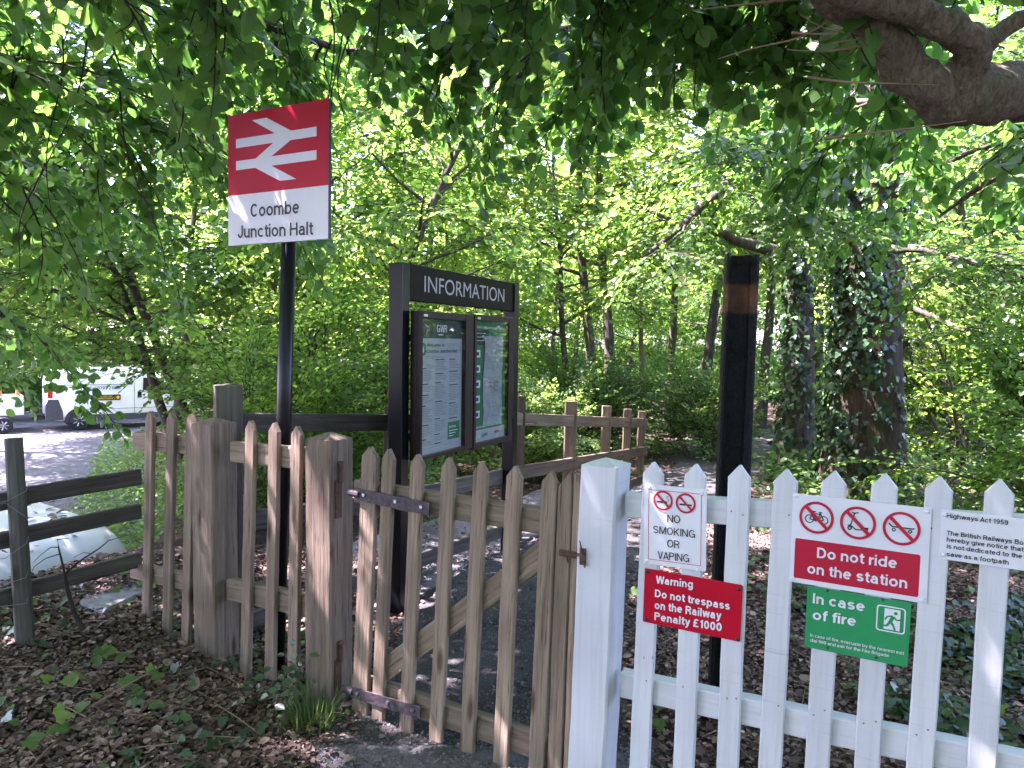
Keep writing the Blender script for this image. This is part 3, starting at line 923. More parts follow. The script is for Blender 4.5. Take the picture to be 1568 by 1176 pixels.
class Panel:
    """A flat sign seen at pixels; its own frame has x to the right, z up and y away from the viewer, origin at the top left corner."""
    def __init__(s, TL, TR, BL):
        s.x = (TR - TL).normalized()
        up = TL - BL
        s.z = (up - s.x * up.dot(s.x)).normalized()
        s.y = s.z.cross(s.x)
        s.o = TL
        s.w, s.h = (TR - TL).length, (TL - BL).dot(s.z)
        s.m = frame(s.o, s.x, s.y, s.z)
        s.pl = Plane(s.o, s.y)
    def loc(s, px, py):
        d = s.pl.hit(px, py) - s.o
        return d.dot(s.x), d.dot(s.z)
    def bm(s): return bmesh.new()
    def face(s, bm, pts, layer=1, mi=0):
        f = bm.faces.new([bm.verts.new((p[0], -.0007 * layer, p[1])) for p in pts])
        f.material_index = mi
        f.normal_update()
        if f.normal.y > 0: f.normal_flip()
        return f
    def text(s, bm, body, x0, x1, zb, cap, wt=.14, layer=3, mi=0, dz=0.0, gill=False):
        """A line of text from x0 to x1 (dz = how far its right end drops)."""
        if gill:
            v, f = glyphs(body)
            a, b = v[:, 0].min(), v[:, 0].max()
            kx, kz = (x1 - x0) / (b - a), cap / _cap
            vs = [bm.verts.new((x0 + (p[0] - a) * kx, -.0007 * layer, zb + p[1] * kz)) for p in v]
            for q in f:
                try: bm.faces.new([vs[i] for i in q]).material_index = mi
                except ValueError: pass
            return
        rb = stroke_text(body, wt)
        xs = np.concatenate([np.concatenate([a[:, 0], b[:, 0]]) for a, b in rb])
        a0, b0 = xs.min(), xs.max()
        kx = (x1 - x0) / (b0 - a0)
        for n, (l, r) in enumerate(rb):
            y = -.0007 * layer - .00002 * (n % 7)
            vl = [bm.verts.new((x0 + (p[0] - a0) * kx, y, zb + p[1] * cap + dz * (p[0] - a0) / (b0 - a0))) for p in l]
            vr = [bm.verts.new((x0 + (p[0] - a0) * kx, y, zb + p[1] * cap + dz * (p[0] - a0) / (b0 - a0))) for p in r]
            for i in range(len(l) - 1):
                bm.faces.new((vl[i], vr[i], vr[i + 1], vl[i + 1])).material_index = mi
    def ptext(s, bm, body, l, r, captop, **kw):
        """Text whose baseline runs between two picture points; captop = picture y of the capitals' top over the left point."""
        a, b, c = s.loc(*l), s.loc(*r), s.loc(l[0], captop)
        s.text(bm, body, a[0], b[0], a[1], c[1] - a[1], dz=b[1] - a[1], **kw)
    def lines(s, rows, mat, parent, **kw):
        """Each row (text, left point, right point, cap top) becomes one lettering part."""
        for body, l, r, ct in rows:
            b = bmesh.new(); s.ptext(b, body, l, r, ct, **kw); s.obj("lettering", b, mat, parent)
    def ring(s, bm, c, ro, ri, layer=2, mi=0, n=40):
        for i in range(n):
            a, b = 2 * math.pi * i / n, 2 * math.pi * (i + 1) / n
            s.face(bm, [(c[0] + r * math.cos(t), c[1] + r * math.sin(t)) for r, t in ((ro, a), (ro, b), (ri, b), (ri, a))], layer, mi)
    def disc(s, bm, c, r, layer=2, mi=0, n=20):
        s.face(bm, [(c[0] + r * math.cos(2 * math.pi * i / n), c[1] + r * math.sin(2 * math.pi * i / n)) for i in range(n)], layer, mi)
    def line(s, bm, a, b, w, layer=2, mi=0):
        d = Vector((b[0] - a[0], b[1] - a[1])).normalized() * (w / 2)
        s.face(bm, [(a[0] - d.y, a[1] + d.x), (b[0] - d.y, b[1] + d.x), (b[0] + d.y, b[1] - d.x), (a[0] + d.y, a[1] - d.x)], layer, mi)
    def rrect(s, x0, x1, z0, z1, r, n=5):
        out = []
        for cx, cz, t0 in ((x1 - r, z1 - r, 0), (x0 + r, z1 - r, 90), (x0 + r, z0 + r, 180), (x1 - r, z0 + r, 270)):
            for i in range(n + 1):
                t = R(t0 + 90 * i / n)
                out.append((cx + r * math.cos(t), cz + r * math.sin(t)))
        return out
    def slab(s, x0, x1, z0, z1, r, t, mi=0):
        bm = bmesh.new()
        bm_prism(bm, s.rrect(x0, x1, z0, z1, r), 0, t, mi)
        bevel(bm, min(.0012, t * .25))
        return bm
    def obj(s, name, bm, mats, parent): return bm_obj(name, bm, mats, parent, s.m)
    def caps(s, pts, r, mat, parent, proud=.004):
        for (x, z) in pts:
            bm = bmesh.new()
            bm_lathe(bm, [(r, 0.0), (r, -proud * .4), (r * .8, -proud * .8), (r * .4, -proud)], 14, axis='Y')
            bm_obj("screw_cap", bm, mat, parent, s.m @ Matrix.Translation((x, -.0006, z)), smooth=True)

def z5(x, y): return 860 + x / 2.372, 680 + y / 2.372
def z6(x, y): return 1160 + x / 3.267, 700 + y / 3.267
def fence_sign(name, label, TL, TR, BL, off):
    P = Panel(PW.hit(*TL, off), PW.hit(*TR, off), PW.hit(*BL, off))
    c = P.o + P.x * (P.w / 2) - P.z * P.h
    return P, thing(name, label, "sign", c)

# ---- no smoking or vaping
P, T = fence_sign("no_smoking_sign", "white notice reading NO SMOKING OR VAPING on the white pickets", z5(300, 145), z5(527, 165), z5(297, 432), -.006)
P.obj("panel", P.slab(0, P.w, -P.h, 0, .004, .004), M['sign_white'], T)
b = P.bm()
m = P.w * .075
for r_ in ((m, P.w - m, -m, -m - .0018), (m, P.w - m, -P.h + m + .0018, -P.h + m)):
    P.face(b, [(r_[0], r_[2]), (r_[1], r_[2]), (r_[1], r_[3]), (r_[0], r_[3])], 1)
for x_ in (m, P.w - m - .0018):
    P.face(b, [(x_, -m), (x_ + .0018, -m), (x_ + .0018, -P.h + m), (x_, -P.h + m)], 1)
c1, c2 = P.loc(*z5(369, 205)), P.loc(*z5(451, 215))
rr = P.w * .158
P.obj("border_line", b, M['sign_red2'], T)
for c in (c1, c2):
    b = P.bm()
    P.ring(b, c, rr, rr * .80, 4)
    P.line(b, (c[0] - rr * .62, c[1] + rr * .62), (c[0] + rr * .62, c[1] - rr * .62), rr * .2, 5)
    P.obj("prohibition_symbol", b, M['sign_red2'], T)
for k, c in enumerate((c1, c2)):
    b = P.bm()
    P.face(b, [(c[0] - rr * .62, c[1] - rr * .06), (c[0] + rr * .4, c[1] - rr * .06), (c[0] + rr * .4, c[1] - rr * .24), (c[0] - rr * .62, c[1] - rr * .24)], 2)
    if k == 0:
        for q in range(8):
            t0, t1 = q / 8, (q + 1) / 8
            g = lambda t: (c[0] + rr * (.46 + .12 * math.sin(t * 7)), c[1] + rr * (-.05 + .55 * t))
            P.line(b, g(t0), g(t1), rr * .05, 2)
    else:
        P.face(b, [(c[0] + rr * .44, c[1] - rr * .06), (c[0] + rr * .6, c[1] - rr * .06), (c[0] + rr * .6, c[1] - rr * .24), (c[0] + rr * .44, c[1] - rr * .24)], 2)
    P.obj("cigarette_symbol", b, M['ink'], T)
P.lines([("NO", z5(384, 283), z5(431, 288), z5(384, 255)[1]), ("SMOKING", z5(333, 322), z5(485, 341), z5(333, 295)[1]), ("OR", z5(384, 374), z5(428, 379), z5(384, 346)[1]), ("VAPING", z5(349, 416), z5(464, 429), z5(349, 388)[1])], M['ink'], T, wt=.125)
P.caps([P.loc(*z5(318, 157)), P.loc(*z5(509, 178)), P.loc(*z5(310, 424)), P.loc(*z5(495, 457))], .0065, M['rivet'], T)

# ---- warning do not trespass
P, T = fence_sign("trespass_warning_sign", "red notice reading Warning Do not trespass on the Railway, on the white pickets", z5(302, 450), z5(658, 513), z5(297, 645), -.0075)
P.obj("panel", P.slab(0, P.w, -P.h, 0, .005, .003), M['sign_red'], T)
P.lines([("Warning", z5(343, 505), z5(477, 523), z5(343, 477)[1]), ("Do not trespass", z5(339, 554), z5(611, 602), z5(339, 526)[1]), ("on the Railway", z5(338, 597), z5(580, 637), z5(338, 568)[1]), ("Penalty \u00a31000", z5(337, 638), z5(581, 680), z5(337, 609)[1])], M['sign_white'], T, wt=.185)
P.caps([P.loc(*z5(312, 463)), P.loc(*z5(644, 527)), P.loc(*z5(307, 636)), P.loc(*z5(639, 709))], .0062, M['black_screw'], T, .005)

# ---- do not ride
P, T = fence_sign("no_riding_sign", "large white and red notice reading Do not ride on the station", z6(178, 180), z6(872, 257), z6(160, 622), -.006)
P.obj("panel", P.slab(0, P.w, -P.h, 0, .004, .004), M['sign_white'], T)
b = P.bm()
a0, a1 = P.loc(*z6(194, 403)), P.loc(*z6(816, 592))
P.face(b, P.rrect(P.w * .033, P.w * .942, -P.h * .945, -P.h * .497, .006), 1)
cs = [P.loc(*z6(295, 302)), P.loc(*z6(502, 329)), P.loc(*z6(720, 357))]
rr = P.w * .131
P.obj("red_block", b, M['sign_red2'], T)
for c in cs:
    b = P.bm()
    P.ring(b, c, rr, rr * .84, 4)
    P.line(b, (c[0] - rr * .63, c[1] + rr * .63), (c[0] + rr * .63, c[1] - rr * .63), rr * .2, 5)
    P.obj("prohibition_symbol", b, M['sign_red2'], T)
b = P.bm()
c = cs[0]; q = lambda x, z: (c[0] + rr * x, c[1] + rr * z)
lw = rr * .065
for wx in (-.40, .42): P.ring(b, q(wx, -.12), rr * .27, rr * .21, 2, n=24)
for e in (((-.40, -.12), (-.22, .22)), ((-.22, .22), (.22, .24)), ((-.28, .12), (.0, -.2)), ((0, -.2), (.22, .24)), ((0, -.2), (.42, -.12)), ((.42, -.12), (.2, .3)), ((-.22, .22), (-.16, .36)), ((-.24, .36), (-.05, .36)), ((.12, .34), (.32, .33)), ((-.40, -.12), (0, -.2))):
    P.line(b, q(*e[0]), q(*e[1]), lw, 2)
P.obj("bicycle_pictogram", b, M['ink'], T); b = P.bm()
c = cs[1]
for wx in (-.44, .44): P.ring(b, q(wx, -.36), rr * .13, rr * .05, 2, n=20)
for e in (((-.40, -.2), (-.2, .58)), ((-.2, .58), (.02, .63)), ((-.2, .58), (-.34, .60)), ((-.36, -.22), (-.12, -.40)), ((-.14, -.42), (.42, -.38)), ((.40, -.26), (.60, -.26)), ((-.56, -.20), (-.38, -.20))):
    P.line(b, q(*e[0]), q(*e[1]), lw * 1.1, 2)
P.obj("scooter_pictogram", b, M['ink'], T); b = P.bm()
c = cs[2]
for wx in (-.40, .46): P.ring(b, q(wx, -.12), rr * .11, rr * .05, 2, n=20)
for e in (((-.68, .24), (-.5, .06)), ((-.52, .06), (.58, .05)), ((.58, .05), (.68, .1))):
    P.line(b, q(*e[0]), q(*e[1]), lw * 1.2, 2)
P.obj("skateboard_pictogram", b, M['ink'], T)
P.lines([("Do not ride", z6(297, 502), z6(696, 556), z6(297, 450)[1]), ("on the station", z6(249, 579), z6(748, 657), z6(249, 527)[1])], M['sign_white'], T, wt=.165)
P.caps([P.loc(*z6(191, 194)), P.loc(*z6(847, 273)), P.loc(*z6(176, 607)), P.loc(*z6(822, 715))], .0068, M['rivet'], T)

# ---- in case of fire
P, T = fence_sign("fire_instruction_sign", "green notice reading In case of fire, with a running figure symbol", z6(250, 642), z6(770, 730), z6(243, 950), -.0045)
P.obj("panel", P.slab(0, P.w, -P.h, 0, .006, .003), M['sign_green'], T)
P.lines([("In case", z6(276, 729), z6(535, 772), z6(276, 678)[1]), ("of fire", z6(275, 810), z6(492, 845), z6(275, 759)[1])], M['sign_white'], T, wt=.17)
P.lines([("In case of fire, evacuate by the nearest exit", z6(264, 896), z6(733, 989), z6(264, 880)[1]), ("dial 999 and ask for the Fire Brigade", z6(263, 921), z6(658, 1000), z6(263, 905)[1])], M['sign_white'], T, wt=.13)
b = P.bm()
i0, i1 = P.loc(*z6(598, 736)), P.loc(*z6(737, 868))
pw, ph = i1[0] - i0[0], P.h * .40
iz = -P.h * .105
def pic(u, v): return (i0[0] + pw * u, iz - ph * v)
ro = P.rrect(i0[0], i0[0] + pw, iz - ph, iz, pw * .12)
ri = P.rrect(i0[0] + pw * .045, i0[0] + pw * .955, iz - ph + pw * .045, iz - pw * .045, pw * .09)
for k in range(len(ro)):
    j = (k + 1) % len(ro)
    P.face(b, [ro[k], ro[j], ri[j], ri[k]], 1)
P.face(b, [pic(.27, .10), pic(.82, .10), pic(.82, .90), pic(.27, .90)], 1)
P.obj("door_symbol", b, M['sign_white'], T)
b = P.bm()
P.disc(b, pic(.66, .24), pw * .065, 2)
for e, w in ((((.58, .36), (.48, .62)), .13), (((.56, .36), (.38, .40)), .06), (((.38, .40), (.30, .54)), .06), (((.60, .38), (.70, .50)), .06), (((.70, .50), (.83, .46)), .055), (((.50, .60), (.60, .72)), .09), (((.60, .72), (.66, .90)), .075), (((.47, .60), (.38, .76)), .09), (((.38, .76), (.20, .78)), .07)):
    P.line(b, pic(*e[0]), pic(*e[1]), pw * w, 2)
P.obj("running_figure", b, M['sign_green'], T)
P.caps([P.loc(*z6(350, 668)), P.loc(*z6(627, 712)), P.loc(*z6(350, 952)), P.loc(*z6(594, 1002))], .0042, M['rust'], T, .003)

# ---- highways act notice
P, T = fence_sign("highways_notice", "long white notice headed Highways Act 1959 at the end of the pickets", z6(920, 262), z6(1333, 310), z6(910, 508), -.005)
W_ = P.w * 1.62
P.obj("panel", P.slab(0, W_, -P.h, 0, .003, .004), M['sign_white'], T)
def ext(t_):
    xs = np.concatenate([np.concatenate([a[:, 0], b[:, 0]]) for a, b in stroke_text(t_, .15)]); return np.ptp(xs)
kx_ = (P.loc(*z6(1255, 330))[0] - P.loc(*z6(948, 302))[0]) / ext("Highways Act 1959")
for t_, yb, yc in (("Highways Act 1959", 302, 279), ("The British Railways Board", 389, 366), ("hereby give notice that this way", 421, 398), ("is not dedicated to the public", 455, 432), ("save as a footpath", 494, 471)):
    b = P.bm(); a = P.loc(*z6(946, yb)); ct = P.loc(*z6(946, yc))
    P.text(b, t_, a[0], a[0] + ext(t_) * kx_, a[1], ct[1] - a[1], wt=.15)
    P.obj("lettering", b, M['ink'], T)
P.caps([P.loc(*z6(936, 285)), P.loc(*z6(930, 488)), (W_ - .012, -.012), (W_ - .012, -P.h + .012)], .0066, M['rivet'], T)

# ---- station name sign on its pole
TL, TR, BL = at(349, 178, 3.80), at(503, 150.5, 3.51), at(347, 376.5, 3.80)
P = Panel(TL, TR, BL)
base = at(423.5, 1000, 3.76)
T = thing("station_name_sign", "red and white station sign reading Coombe Junction Halt on a black pole", "station sign", (base.x, base.y, 0))
zs = P.loc(348, 300.5)[1]
bm = P.slab(0, P.w, -P.h, zs, .002, .016); P.obj("name_panel", bm, M['sign_white'], T)
bm = P.slab(0, P.w, zs, 0, .002, .016); P.obj("red_panel", bm, M['sign_red'], T)
b = P.bm()
H_ = -zs
ev = lambda u, v: (u * P.w, -v * H_)
for pl in ([(.087, .304), (.891, .304), (.891, .416), (.087, .416)], [(.087, .577), (.891, .577), (.891, .69), (.087, .69)]):
    P.face(b, [ev(*p) for p in pl], 1)
for pl in ([(.255, .103), (.407, .103), (.648, .304), (.487, .304)], [(.473, .416), (.647, .416), (.453, .577), (.295, .577)], [(.288, .69), (.452, .69), (.70, .887), (.540, .887)]):
    P.face(b, [ev(*p) for p in pl], 2)
P.obj("double_arrow_emblem", b, M['sign_white'], T)
def z4(x, y): return x / 3.015, y / 3.015
P.lines([("Coombe", z4(1158, 1003), z4(1382, 985), z4(1158, 942)[1]), ("Junction Halt", z4(1099, 1100), z4(1447, 1084), z4(1099, 1042)[1])], M['ink'], T, wt=.15)
bm = bmesh.new()
top = P.o + P.x * (P.w * .54) - P.z * (P.h * .12) + P.y * .075
bm_cyl(bm, (base.x, base.y, -.15), (top.x, top.y, top.z), .036, n=28)
bm_obj("pole", bm, M['black_paint'], T, smooth=True)
for k in (.3, .7):
    bm = bmesh.new()
    c = P.w * .54; zc = -P.h * k
    bm_box(bm, c - .12, c + .12, .0165, .045, zc - .02, zc + .02)
    bm_box(bm, c - .05, c + .05, .045, .12, zc - .018, zc + .018)
    bevel(bm, .002); P.obj("bracket", bm, M['black_paint'], T)
tp = bmesh.new(); bm_box(tp, P.w + .0005, P.w + .003, .0, .017, -P.h, 0); P.obj("edge_trim", tp, M['car_dark'], T)

# ---- noticeboard
def zi(x, y): return 570 + x / 3.46, 380 + y / 3.46
PC, UC = vplane(at(645.7, 475, 4.5), at(787.3, 485, 5.72))
NC = PC.n
c0 = on_z(690, 900)
T = thing("noticeboard", "black INFORMATION noticeboard with two poster cases standing behind the gate", "noticeboard", (PC.hit(690, 700).x, PC.hit(690, 700).y, 0))
def board_post(pxl, ptop):
    a = PC.hit(*pxl, .085)
    A = Vector((a.x, a.y, -.1)); top = PC.hit(pxl[0], ptop, .085)
    bm = bmesh.new(); bm_box(bm, 0, .082, 0, .092, 0, top.z + .1); bevel(bm, .004, 2)
    bm_obj("post", bm, M['black_paint'], T, frame(A, UC, NC, Vector((0, 0, 1))))
    return A
A1 = board_post((615.5, 500), 401)
A2 = board_post((788.0, 500), 432)
hz1, hz0 = PC.hit(630, 404, .1).z, PC.hit(630, 460, .1).z
Lb = (A2 - A1).dot(UC)
hb = bmesh.new(); bm_box(hb, .0835, Lb - .0015, .012, .07, hz0, hz1); bevel(hb, .003)
hd = bm_obj("header", hb, M['header_paint'], T, frame(Vector((A1.x, A1.y, 0)), UC, NC, Vector((0, 0, 1))))
tl, tr = A1 + UC * .0835 + NC * .0105, A1 + UC * (Lb - .0015) + NC * .0105
PH = Panel(Vector((tl.x, tl.y, hz1)), Vector((tr.x, tr.y, hz1)), Vector((tl.x, tl.y, hz0)))
b = PH.bm(); PH.ptext(b, "INFORMATION", zi(276, 231), zi(699, 279), zi(276, 146)[1], gill=True, layer=1)
PH.obj("lettering", b, M['pale_letter'], hd)
for cname, f, pt_ in (("display_case", ((262, 330), (541, 350), (256, 1130)), ((271, 366), (498, 386), (259, 1108))), ("display_case", ((546, 350), (752, 364), (503, 1080)), ((557, 383), (727, 394), (538, 1040)))):
    P = Panel(PC.hit(*zi(*f[0])), PC.hit(*zi(*f[1])), PC.hit(*zi(*f[2])))
    P.z = Vector((0, 0, 1)); P.y = NC; P.x = UC; P.m = frame(P.o, P.x, P.y, P.z); P.pl = Plane(P.o, NC)
    P.w -= .004
    hx = P.h
    bm = bmesh.new()
    q0, q1, q2 = P.loc(*zi(*pt_[0])), P.loc(*zi(*pt_[1])), P.loc(*zi(*pt_[2]))
    xl_, xr_, zt_, zb_ = q0[0], q1[0], (q0[1] + q1[1]) / 2, q2[1]
    bm_box(bm, 0, P.w, .03, .075, -hx, 0)
    bm_box(bm, 0, xl_, 0, .0295, -hx, 0); bm_box(bm, xr_, P.w, 0, .0295, -hx, 0)
    bm_box(bm, xl_ + .0005, xr_ - .0005, .001, .0295, zt_, 0); bm_box(bm, xl_ + .0005, xr_ - .0005, .001, .0295, -hx, zb_)
    bevel(bm, .002)
    case = bm_obj(cname, bm, M['case_paint'], T, P.m)
    sh = .028                                   # poster plane behind the glazing
    PP = Panel(P.o + P.x * xl_ + P.z * zt_ + P.y * sh, P.o + P.x * xr_ + P.z * zt_ + P.y * sh, P.o + P.x * xl_ + P.z * zb_ + P.y * sh)
    w, h = PP.w, PP.h
    first = f[0][0] < 400
    b = PP.bm()
    PP.face(b, [(0, 0), (w, 0), (w, -h), (0, -h)], 0)
    mats = [M['poster_white'], M['poster_dark'], M['poster_green'], M['grey_ink'], M['ink'], M['poster_logo'], M['sign_red2']]
    bx = lambda x0, x1, z0, z1, la, mi: PP.face(b, [(x0 * w, -z0 * h), (x1 * w, -z0 * h), (x1 * w, -z1 * h), (x0 * w, -z1 * h)], la, mi)
    rg = random.Random(3)
    if first:
        bx(0, 1, 0, .145, 1, 1)
        PP.text(b, "GWR", .38 * w, .62 * w, -.098 * h, .055 * h, layer=2, mi=5)
        bx(.42, .53, .112, .122, 2, 5)
        PP.ring(b, (.085 * w, -.225 * h), .048 * h, 0.0005, 1, 2, 24)
        PP.text(b, "i", .075 * w, .095 * w, -.25 * h, .042 * h, layer=2, mi=5)
        PP.text(b, "Welcome to", .16 * w, .56 * w, -.207 * h, .026 * h, layer=2, mi=4)
        PP.text(b, "Coombe Junction Halt", .16 * w, .87 * w, -.252 * h, .026 * h, layer=2, mi=4)
        bx(.02, .92, .278, .2795, 1, 3)
        bx(.03, .09, .31, .345, 1, 6)
        for col in range(3):
            x0 = .03 + col * .325
            z = .30 if col else .36
            while z < (.93 if col < 2 else .76):
                bx(x0, x0 + rg.uniform(.12, .22), z, z + .0075, 1, 4); z += .018
                for _ in range(rg.randint(3, 9)):
                    if z > (.93 if col < 2 else .76): break
                    bx(x0, x0 + rg.uniform(.17, .28), z, z + .0035, 1, 3); z += .0125
                z += .012
        bx(.66, .95, .79, .925, 1, 2)
        for k in range(3): bx(.69, .9 - .05 * k, .855 + .02 * k, .861 + .02 * k, 2, 5)
        PP.text(b, "plusbus", .69 * w, .86 * w, -.835 * h, .02 * h, layer=2, mi=5)
        bx(.03, .95, .955, .957, 1, 3)
    else:
        bx(0, 1, 0, .90, 1, 2); bx(0, .45, .08, .20, 2, 1)
        PP.text(b, "Station safety and security notices", .08 * w, .92 * w, -.062 * h, .022 * h, layer=3, mi=5)
        for k in range(3): bx(.06, .36, .10 + .03 * k, .105 + .03 * k, 3, 5)
        for k in range(5):
            z = .24 + k * .125
            bx(.05, .20, z, z + .06, 2, 5); bx(.09, .16, z + .015, z + .045, 3, 4)
        PP.text(b, "Find out more at the station help point", .08 * w, .9 * w, -.885 * h, .018 * h, layer=2, mi=5)
        PP.text(b, "GWR", .25 * w, .45 * w, -.965 * h, .03 * h, layer=1, mi=4)
        bx(.66, .82, .935, .955, 1, 6)
    PP.obj("poster", b, mats, case)
    if not first:
        # creased sheet of paper taped over the green poster
        nxp, nzp = 10, 26
        vv, ff = [], []
        for i in range(nzp):
            for j in range(nxp):
                u, t = j / (nxp - 1), i / (nzp - 1)
                xx = (.30 + .58 * u + .02 * math.sin(t * 9) * (1 if u < .5 else .6) - .02 * t) * w
                vv.append((xx, -.004 - .0022 * (1 + math.sin(u * 7 + t * 15) * math.sin(t * 11)), -(.125 + .745 * t) * h))
        for i in range(nzp - 1):
            for j in range(nxp - 1):
                a = i * nxp + j; ff.append((a, a + 1, a + 1 + nxp, a + nxp))
        me_obj("paper_notice", np_mesh("paper_notice", vv, [np.array(ff)]), M['paper'], case, PP.m, smooth=True)
        b = PP.bm()
        for z0_, z1_ in ((.30, .303), (.34, .342), (.47, .472), (.50, .58), (.69, .692), (.72, .723), (.80, .803)):
            if z1_ - z0_ > .05:
                for _ in range(60):
                    x_ = rg.uniform(.42, .72); z_ = rg.gauss(.54, .03)
                    PP.face(b, [((x_) * w, -z_ * h), ((x_ + .03) * w, -z_ * h), ((x_ + .03) * w, -(z_ + .006) * h), (x_ * w, -(z_ + .006) * h)], 13)
            else:
                PP.face(b, [(.40 * w, -z0_ * h), (.76 * w, -z0_ * h), (.76 * w, -z1_ * h), (.40 * w, -z1_ * h)], 13)
        PP.obj("paper_print", b, M['grey_ink'], case)
    b = bmesh.new(); bm_box(b, xl_ + .001, xr_ - .001, .006, .009, zb_ + .001, zt_ - .001)
    P.obj("glass_pane", b, M['glass'], case)
    b = bmesh.new(); bm_box(b, xl_ + .005, xl_ + .05, -.001, 0, zt_ + .008, zt_ + .022); P.obj("maker_plate", b, M['aluminium'], case)
for k in (.16, .84):                                  # bearers between the posts behind the cases
    zc = PC.hit(690, 480).z - .02 - (.86 * k)
    b = bmesh.new(); bm_box(b, .0835, Lb - .0015, -.012, .06, zc - .02, zc + .02); bevel(b, .002)
    bm_obj("bearer", b, M['black_paint'], T, frame(Vector((A1.x, A1.y, 0)), UC, NC, Vector((0, 0, 1))))

# ---- old rail used as an upright
tpc, btc = at(1137, 391, 3.3), at(1108, 1112, 3.3)
T = thing("old_rail_upright", "black tarred rail upright with a rusty band, behind the white fence", "rail post", btc)
zv = (tpc - btc).normalized(); xv = Vector((.985, -.17, 0)); xv = (xv - zv * xv.dot(zv)).normalized(); yv = zv.cross(xv)
L = (tpc - btc).length
sec = [(-.069, -.060), (-.060, -.062), (-.050, -.030), (-.040, -.012), (-.034, -.009), (.018, -.009), (.026, -.013), (.033, -.032), (.056, -.034), (.066, -.030), (.069, -.018)]
sec = sec + [(x, -y) for x, y in sec[::-1]]
bm = bmesh.new(); rings = []
rg = random.Random(12)
for i in range(41):
    t = i / 40
    rings.append([bm.verts.new((x + rg.gauss(0, .0006), y + rg.gauss(0, .0006), L * t + (rg.gauss(0, .004) if i == 40 else 0))) for x, y in sec])
for a, b in zip(rings, rings[1:]):
    for i in range(len(sec)):
        j = (i + 1) % len(sec); bm.faces.new((a[i], a[j], b[j], b[i]))
bm.faces.new(rings[0][::-1]); bm.faces.new(rings[-1])
bmesh.ops.recalc_face_normals(bm, faces=list(bm.faces))
rm = frame(btc, xv, yv, zv)
bm_obj("rail_section", bm, M['rail'], T, rm)
for z_, x_ in ((L - .035, -.018), (L - .40, -.016), (L - .03, .045)):
    bm = bmesh.new()
    y_ = -.009 if x_ < 0 else -.033
    bm_cyl(bm, (x_, y_, z_), (x_, y_ - .012, z_), .013, .0115, n=6); bm_cyl(bm, (x_, y_ - .012, z_), (x_, y_ - .02, z_), .007, .006, n=8)
    bm_obj("bolt", bm, M['rail'], T, rm)

# ---- concrete slab lying at the edge of the bank
s0 = [on_z(122, 944, .07), on_z(158, 958, .07), on_z(222, 925, .05), on_z(232, 880, .05), on_z(176, 884, .06)]
bm = bmesh.new()
a = [bm.verts.new((p.x, p.y, p.z + .085)) for p in s0]; c = [bm.verts.new((p.x, p.y, p.z - .08)) for p in s0]
bm.faces.new(a); bm.faces.new(c[::-1])
for i in range(5): bm.faces.new((a[i], c[i], c[(i + 1) % 5], a[(i + 1) % 5]))
bmesh.ops.recalc_face_normals(bm, faces=list(bm.faces)); bevel(bm, .012, 2)
tag(bm_obj("concrete_slab", bm, M['concrete']), "flat grey concrete slab lying among leaves beyond the picket fence", "slab")

# ================================================================== VEHICLES
def loft_body(stations, n=28):
    """stations: (s, half width, z bottom, z top, corner radius factor) -> bmesh, x forward."""
    bm = bmesh.new(); rings = []
    for s, hw, zb, zt, pw in stations:
        ring = []
        for i in range(n):
            t = 2 * math.pi * i / n
            c, sn = math.cos(t), math.sin(t)
            yy = math.copysign(abs(c) ** (2 / pw), c) * hw
            q = math.copysign(abs(sn) ** (2 / pw), sn)
            zz = (zb + zt) / 2 + q * (zt - zb) / 2
            if q > 0: yy *= 1 - .16 * q ** 1.5
            ring.append(bm.verts.new((s, yy, zz)))
        rings.append(ring)
    for a, b in zip(rings, rings[1:]):
        for i in range(n):
            j = (i + 1) % n; bm.faces.new((a[i], a[j], b[j], b[i]))
    bm.faces.new(rings[0]); bm.faces.new(rings[-1])
    bmesh.ops.recalc_face_normals(bm, faces=list(bm.faces))
    return bm

def wheel(parent, m, x, y, r, side):
    bm = bmesh.new(); bm_lathe(bm, [(r * .62, -.09), (r * .92, -.10), (r, -.07), (r, .07), (r * .92, .10), (r * .62, .09)], 28, axis='Y')
    w = bm_obj("wheel", bm, M['tyre'], parent, m @ Matrix.Translation((x, y, r)), smooth=False)
    bm = bmesh.new(); bm_lathe(bm, [(r * .60, -.02), (r * .60, .085), (r * .5, .06), (r * .2, .075), (r * .16, .09)], 24, axis='Y')
    for k in range(7):
        a = 2 * math.pi * k / 7
        bm_cyl(bm, (r * .2 * math.cos(a), .085, r * .2 * math.sin(a)), (r * .56 * math.cos(a), .085, r * .56 * math.sin(a)), .022, n=6)
    sc = Matrix.Scale(-1 if side < 0 else 1, 4, (0, 1, 0))
    bm_obj("rim", bm, M['hub'], w, m @ Matrix.Translation((x, y, r)) @ sc)

# ---- far works van
VY = 24.9
rear = on_z(69, 657, -1.39)
vm = Matrix.Translation(Vector((rear.x, rear.y, -1.388))) @ Matrix.Rotation(R(36), 4, 'Z')
van = thing("works_van", "white works van with black and yellow side sign parked across the car park", "van", vm.translation)
st = [(0, .78, .42, 1.60, 6), (.06, .88, .36, 1.84, 7), (.3, .93, .30, 1.95, 8), (1.2, .95, .28, 1.97, 8), (2.6, .95, .28, 1.97, 8), (3.05, .95, .28, 1.90, 7), (3.5, .95, .28, 1.55, 6), (3.85, .94, .28, 1.22, 6), (4.3, .90, .30, 1.08, 5), (4.62, .80, .32, .95, 5), (4.75, .68, .40, .80, 4)]
bm_obj("body", loft_body(st, 40), M['car_white'], van, vm, smooth=True)
sy = -.953
def vplate(name, pts, mat, y=sy, t=.012, par=van):
    bm = bmesh.new(); bm_prism(bm, pts, y - t, y + .02); bevel(bm, .004); return bm_obj(name, bm, mat, par, vm)
